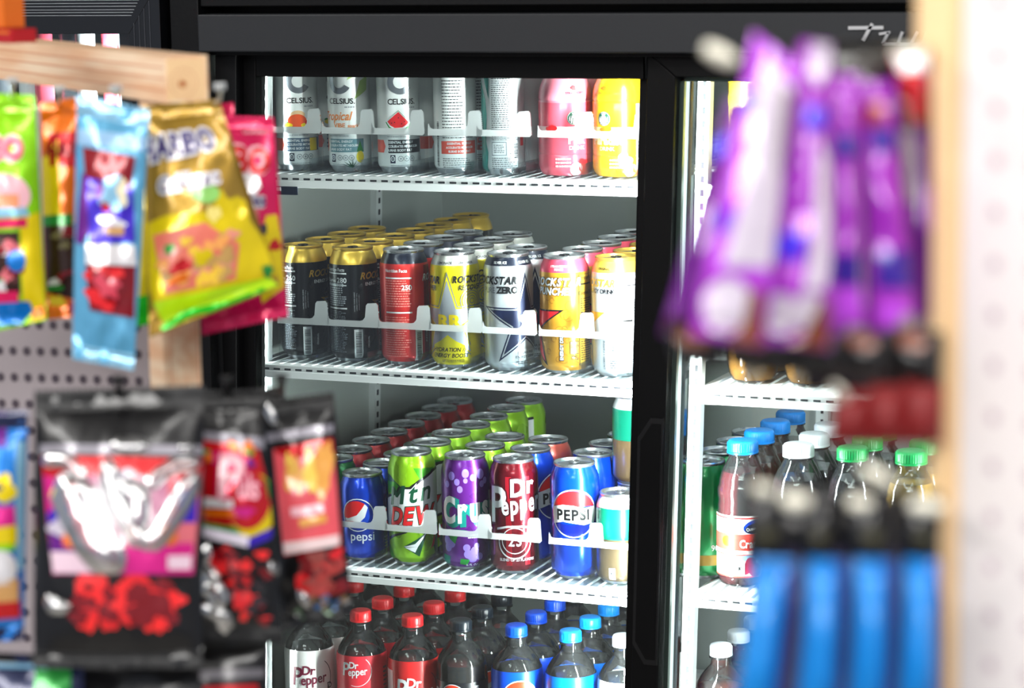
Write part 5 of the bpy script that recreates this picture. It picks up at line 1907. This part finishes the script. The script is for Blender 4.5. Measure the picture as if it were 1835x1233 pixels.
for i, (x, y, d, w_) in enumerate([(20, 172, 2.28, 'green'), (104, 186, 2.34, 'orange and yellow'), (205, 186, 2.22, 'sky blue'), (392, 182, 2.24, 'gold')]):
    hook('steel peg hook carrying the ' + w_ + ' candy bag', at(x + 4, y - 2, d - .03), at(x - 30, y + 8, d + .22), STEEL, .0016)
for i, (x, y, d, w_) in enumerate([(214, 706, 2.03, 'large black'), (408, 706, 2.10, 'red and yellow label'), (506, 702, 2.10, 'coral flame label')]):
    hook('dark peg hook carrying the ' + w_ + ' candy bag', at(x, y, d), at(x - 30, y + 8, d + .3), STEELD, .0030)

# things standing on the beam
b = thing('candy_box', 'small orange box standing on a red one at the top left corner', 'box', at(4, 22, 2.42), math.radians(-20))
MB().box(-.06, .018, -.012, .012, -.014, .016, FG['orange']).build('carton', b, smooth=False, bevel=.001)
MB().box(-.06, .006, -.0128, -.012, -.008, .008, FG['yellow']).build('front_label', b, smooth=False)
b = thing('candy_box', 'flat red box lying on the beam at the top left corner', 'box', at(4, 63, 2.42), math.radians(-20))
MB().box(-.06, .034, -.014, .014, -.0065, .0065, FG['red']).build('carton', b, smooth=False, bevel=.001)
MB().box(-.06, .030, -.0146, -.014, .002, .0045, FG['orange']).build('front_stripe', b, smooth=False)

# ------------------------------------------------------------------ right rack, close to the camera
RP = mat('white_panel', rgb(236, 228, 226), 0, .6)
RH = mat('white_panel_hole', rgb(190, 170, 180), 0, .8)
PINE2 = mat('pale_pine', rgb(255, 212, 160), 0, .5, noise_amt=.08, noise_scale=8)
q0, q1 = at(1722, 600, 1.30), at(2000, 600, 1.22)
vx = (q1 - q0)
vx.z = 0
wl = vx.length
vx.normalize()
rp = frame_obj('pegboard_panel', 'bright white pegboard standing at the right edge, closest to the camera', 'pegboard', (q0.x, q0.y, 0), vx, UP.cross(vx), UP)
b = MB()
b.box(0, wl, 0, .006, .3, 2.05, RP)
z = .92
while z < 2.0:
    for x in (.0225, .0479):
        b.add([(x + .0035 * math.cos(t / 12 * 6.283), -.0004, z + .0035 * math.sin(t / 12 * 6.283)) for t in range(12)], [tuple(range(12))], RH)
    z += .0254
b.build('panel_board', rp, smooth=False)
w0 = at(1690, 600, 1.315)
ps = frame_obj('rack_post', 'blurred pale pine post on the left side of the white pegboard', 'wooden post', (w0.x, w0.y, 0), vx, UP.cross(vx), UP)
t0, t1 = at(1660, 0, 1.315), at(1692, 1233, 1.315)
sl = ((t0 - w0).dot(vx) - (t1 - w0).dot(vx)) / (t0.z - t1.z)
b = MB()
b.box(-.006, .0085, -.004, .030, .2, 2.05, PINE2)
b.build('post_body', ps, smooth=False, bevel=.002)
tb_ = at(1668, 30, 1.30)
bb = frame_obj('rack_beam', 'pine beam end at the top of the right rack, over the purple packs', 'wooden beam', tb_, vx, UP.cross(vx), UP)
MB().box(-.006, .016, -.006, .3, -.017, .05, PINE2).build('beam_body', bb, smooth=False, bevel=.003)

PU1, PU2, PWH_GLARE, PBL, PBR = foil('violet', 190, 70, 225, .1), foil('deep_violet', 100, 10, 125, .1), foil('pearl', 214, 202, 218, .1), foil('indigo', 70, 40, 230, .1), foil('cocoa', 70, 30, 18, .1)  # pearl paints the glare bands, and colours the white pouch patches
PMID = foil('mid_violet', 160, 40, 185, .1)


J1 = lambda pts: [(x * .6083 + 1147, y * .6083) for x, y in pts]
PTAN, PGRY = foil('warm_brown', 120, 56, 26, .1), foil('stone_grey', 150, 138, 140, .1)
PNV = foil('ink_violet', 54, 20, 150, .1)


def a_p0(a, W, H, p):
    p.P(PBL, J1([(215, 400), (262, 400), (240, 470), (200, 470)]), 3).P(PBR, J1([(60, 930), (200, 960), (200, 1010), (60, 1010)]), 3)


def a_p1(a, W, H, p):
    p.P(PWH_GLARE, J1([(375, 150), (455, 250), (462, 420), (430, 600), (380, 790), (235, 785), (300, 560), (318, 330)]), 3).P(PGRY, J1([(420, 250), (468, 300), (462, 480), (420, 620), (400, 420)]), 4)  # the wide pale shape is glare painted into the print
    p.P(PBL, J1([(285, 260), (335, 270), (325, 330), (275, 330)]), 5).P(PBL, J1([(205, 615), (260, 625), (245, 680), (190, 670)]), 5)
    p.P(PMID, J1([(150, 800), (360, 830), (360, 1020), (150, 1010)]), 3).E(PWH_GLARE, 1147 + 255 * .6083, 905 * .6083, 44, 52, 4).P(PTAN, J1([(322, 850), (362, 860), (360, 1020), (230, 1015), (300, 960)]), 5)


def a_p2(a, W, H, p):
    p.P(PWH_GLARE, J1([(505, 125), (560, 135), (545, 220), (520, 260), (490, 220)]), 3).P(PBL, J1([(478, 315), (545, 320), (540, 385), (480, 385)]), 5)
    p.P(PWH_GLARE, J1([(520, 400), (570, 520), (575, 640), (540, 850), (475, 860), (505, 680), (510, 520)]), 4).P(PBL, J1([(375, 690), (480, 680), (470, 770), (378, 760)]), 3)  # the white streak on the right is painted glare
    p.E(PWH_GLARE, 1147 + 410 * .6083, 925 * .6083, 30, 36, 5).E(PWH_GLARE, 1147 + 490 * .6083, 920 * .6083, 26, 34, 5).P(PTAN, J1([(530, 880), (565, 900), (556, 1030), (400, 1020), (480, 985)]), 6)


def a_p3(a, W, H, p):
    p.P(PNV, J1([(570, 400), (635, 400), (632, 470), (570, 465)]), 3).P(PNV, J1([(560, 750), (640, 750), (640, 840), (560, 840)]), 3).P(PGRY, J1([(640, 440), (680, 440), (684, 900), (646, 900)]), 3).P(PU1, J1([(570, 850), (650, 850), (645, 950), (565, 950)]), 4).P(PGRY, J1([(610, 960), (665, 960), (650, 1060), (600, 1050)]), 5)


def a_p4(a, W, H, p):
    p.P(foil('crimson', 150, 16, 60, .1), J1([(655, 270), (720, 270), (720, 370), (660, 370)]), 3).P(PNV, J1([(670, 380), (745, 380), (745, 450), (680, 450)]), 3).P(PNV, J1([(690, 740), (800, 740), (810, 850), (690, 850)]), 3)
    p.P(PU1, J1([(700, 890), (800, 900), (790, 985), (700, 985)]), 4).E(PGRY, 1147 + 785 * .6083, 965 * .6083, 18, 26, 5)


def a_p5(a, W, H, p):
    p.P(PGRY, J1([(750, 390), (800, 390), (810, 600), (770, 600)]), 3).P(PBR, J1([(740, 240), (860, 240), (860, 380), (740, 380)]), 3).P(PU1, J1([(830, 560), (862, 560), (862, 680), (830, 680)]), 4).E(PGRY, 1147 + 840 * .6083, 970 * .6083, 12, 24, 5)


GP_ = 'purple packs on the right rack'
PU = [(J1([(255, 290), (330, 290), (260, 1010), (62, 985)]), 1.36, PU2, a_p0, 'darkest purple pack, leftmost and furthest back on the right rack'),
      (J1([(335, 95), (462, 190), (362, 1020), (152, 985)]), 1.25, PU1, a_p1, 'light purple pack with a wide band of painted glare, nearest the cooler handle'),
      (J1([(472, 120), (562, 130), (560, 1030), (360, 1005)]), 1.27, PMID, a_p2, 'purple pack with a narrow streak of painted glare, second in the row'),
      (J1([(566, 220), (640, 220), (670, 1060), (556, 1050)]), 1.30, PMID, a_p3, 'purple pack with a grey stripe, in the centre of the row'),
      (J1([(644, 240), (745, 240), (822, 1040), (682, 1040)]), 1.31, PMID, a_p4, 'purple pack with a crimson top, next to last in the row'),
      (J1([(742, 220), (870, 220), (875, 1040), (805, 1040)]), 1.33, PU2, a_p5, 'dark purple pack half hidden by the pine post')]
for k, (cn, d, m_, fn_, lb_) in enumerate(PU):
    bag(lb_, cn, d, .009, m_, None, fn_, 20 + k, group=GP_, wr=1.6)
bag('olive black backing pack above the purple packs', J1([(440, 130), (880, 110), (880, 420), (540, 420)]), 1.42, .006, foil('olive_black', 30, 29, 26, .1), None, None, 98)
for k, (x0, x1) in enumerate([(1196, 1300), (1290, 1420), (1400, 1520), (1500, 1600), (1590, 1690)]):
    bag('dark cocoa bag end under the purple packs, ' + W7[k] + ' from the left', [(x0, 585), (x1, 595), (x1 - 4, 664 + 9 * k), (x0 + 14, 652 + 8 * k)], 1.30, .009, FG['black'], None, lambda a, W, H: a.blob(PTAN, W * .4, H * .8, W * .22, 2, .3, 3), 40 + k, group='dark bag ends under the purple packs')
for k, (x0, x1, y0) in enumerate([(1486, 1560, 700), (1552, 1620, 690), (1612, 1690, 680)]):
    bag('dark red pack below the purple packs, ' + W7[k] + ' from the left', [(x0 + 8, y0), (x1, y0), (x1, 796), (x0, 796)], 1.30, .009, foil('deep_red', 120, 4, 8, 0, .55, .05), None, None, 50 + k, group='dark red packs on the right rack')
bag('red pack with a white top beside the pine post', [(1598, 92), (1664, 92), (1658, 214), (1632, 214)], 1.24, .006, FG['red'], None, lambda a, W, H: F(a, W, H, FG['white'], 0, .70, 1, 1, 2), 60, group=None)
for k, (x0, x1, y0) in enumerate([(1318, 1412, 872), (1420, 1500, 880), (1506, 1600, 880), (1600, 1690, 884)]):
    bag('black header of the blue packs, ' + W7[k] + ' from the left', [(x0 + 30, y0), (x1, y0), (x1 - 6, 1020), (x0 + 10, 1010)], 1.27, .006, FG['black'], None, lambda a, W, H: a.circ(ink('khaki', 70, 66, 40, 0), W * .5, H * .4, W * .2, 2), 70 + k, group='black headers on the right rack')
BLF, BLF2 = foil('azure', 0, 124, 205, .1, .4, .2), foil('deep_azure', 0, 78, 175, .1)
for k, (xa, xb, xc_, xd) in enumerate([(1352, 1424, 1392, 1312), (1448, 1514, 1500, 1424), (1532, 1600, 1592, 1518), (1622, 1684, 1684, 1606)]):
    bag('bright blue pack, ' + W7[k] + ' from the left at the bottom right', [(xa, 1000), (xb, 1004), (xc_, 1300), (xd, 1300)], 1.25, .012, BLF, None,
        lambda a, W, H: a.rect(BLF2, W * .72, 0, W, H, 1).rect(foil('dusk_grey', 70, 60, 90, .1), W * .92, 0, W, H, 2), 80 + k, group='bright blue packs on the right rack')
bag('grey violet backing pack behind the bright blue packs', [(1350, 985), (1690, 985), (1690, 1300), (1322, 1300)], 1.33, .006, foil('dusk_violet', 66, 56, 84, .1), None, None, 95)
bag('black backing pack behind the black headers', [(1372, 900), (1690, 890), (1690, 1010), (1356, 1010)], 1.34, .006, FG['black'], None, None, 96)
bag('black backing pack behind the purple packs', [(1480, 120), (1690, 110), (1690, 700), (1440, 700)], 1.40, .006, foil('plum_black', 26, 10, 26, .1), None, None, 97)
HK = mat('hook_ivory', rgb(236, 232, 214), .1, .3)
for (x0, y0, x1, y1, r_, w_) in [(1262, 84, 1318, 112, .0042, 'above the light purple pack'), (1600, 96, 1660, 100, .0030, 'above the red pack'), (1508, 698, 1500, 706, .0052, 'over the dark red packs'),
                                 (1350, 872, 1385, 882, .0030, 'over the first black header'), (1400, 896, 1450, 902, .0042, 'over the first blue pack'), (1520, 900, 1560, 904, .0036, 'over the second black header'),
                                 (1545, 838, 1600, 868, .0034, 'slanting before the golden juice'), (1630, 904, 1690, 912, .0036, 'beside the lower pine post')]:
    root = thing('peg_hook', 'ivory peg hook tip ' + w_, 'hook', at(x0, y0, 1.24), 0, 'ivory peg hooks on the right rack')
    d = at(x1, y1, 1.24) - at(x0, y0, 1.24)
    MB().tube([Vector((0, 0, 0)), d * .3, d * .7, d], [r_ * .7, r_, r_, r_ * .7], HK, 14).build('hook_tip', root)
    MB().tube([d * .9, d + ray(x1, y1) * .05, d + ray(x1 + 20, y1 + 4) * .16], .0011, HK, 8).build('hook_wire', root)
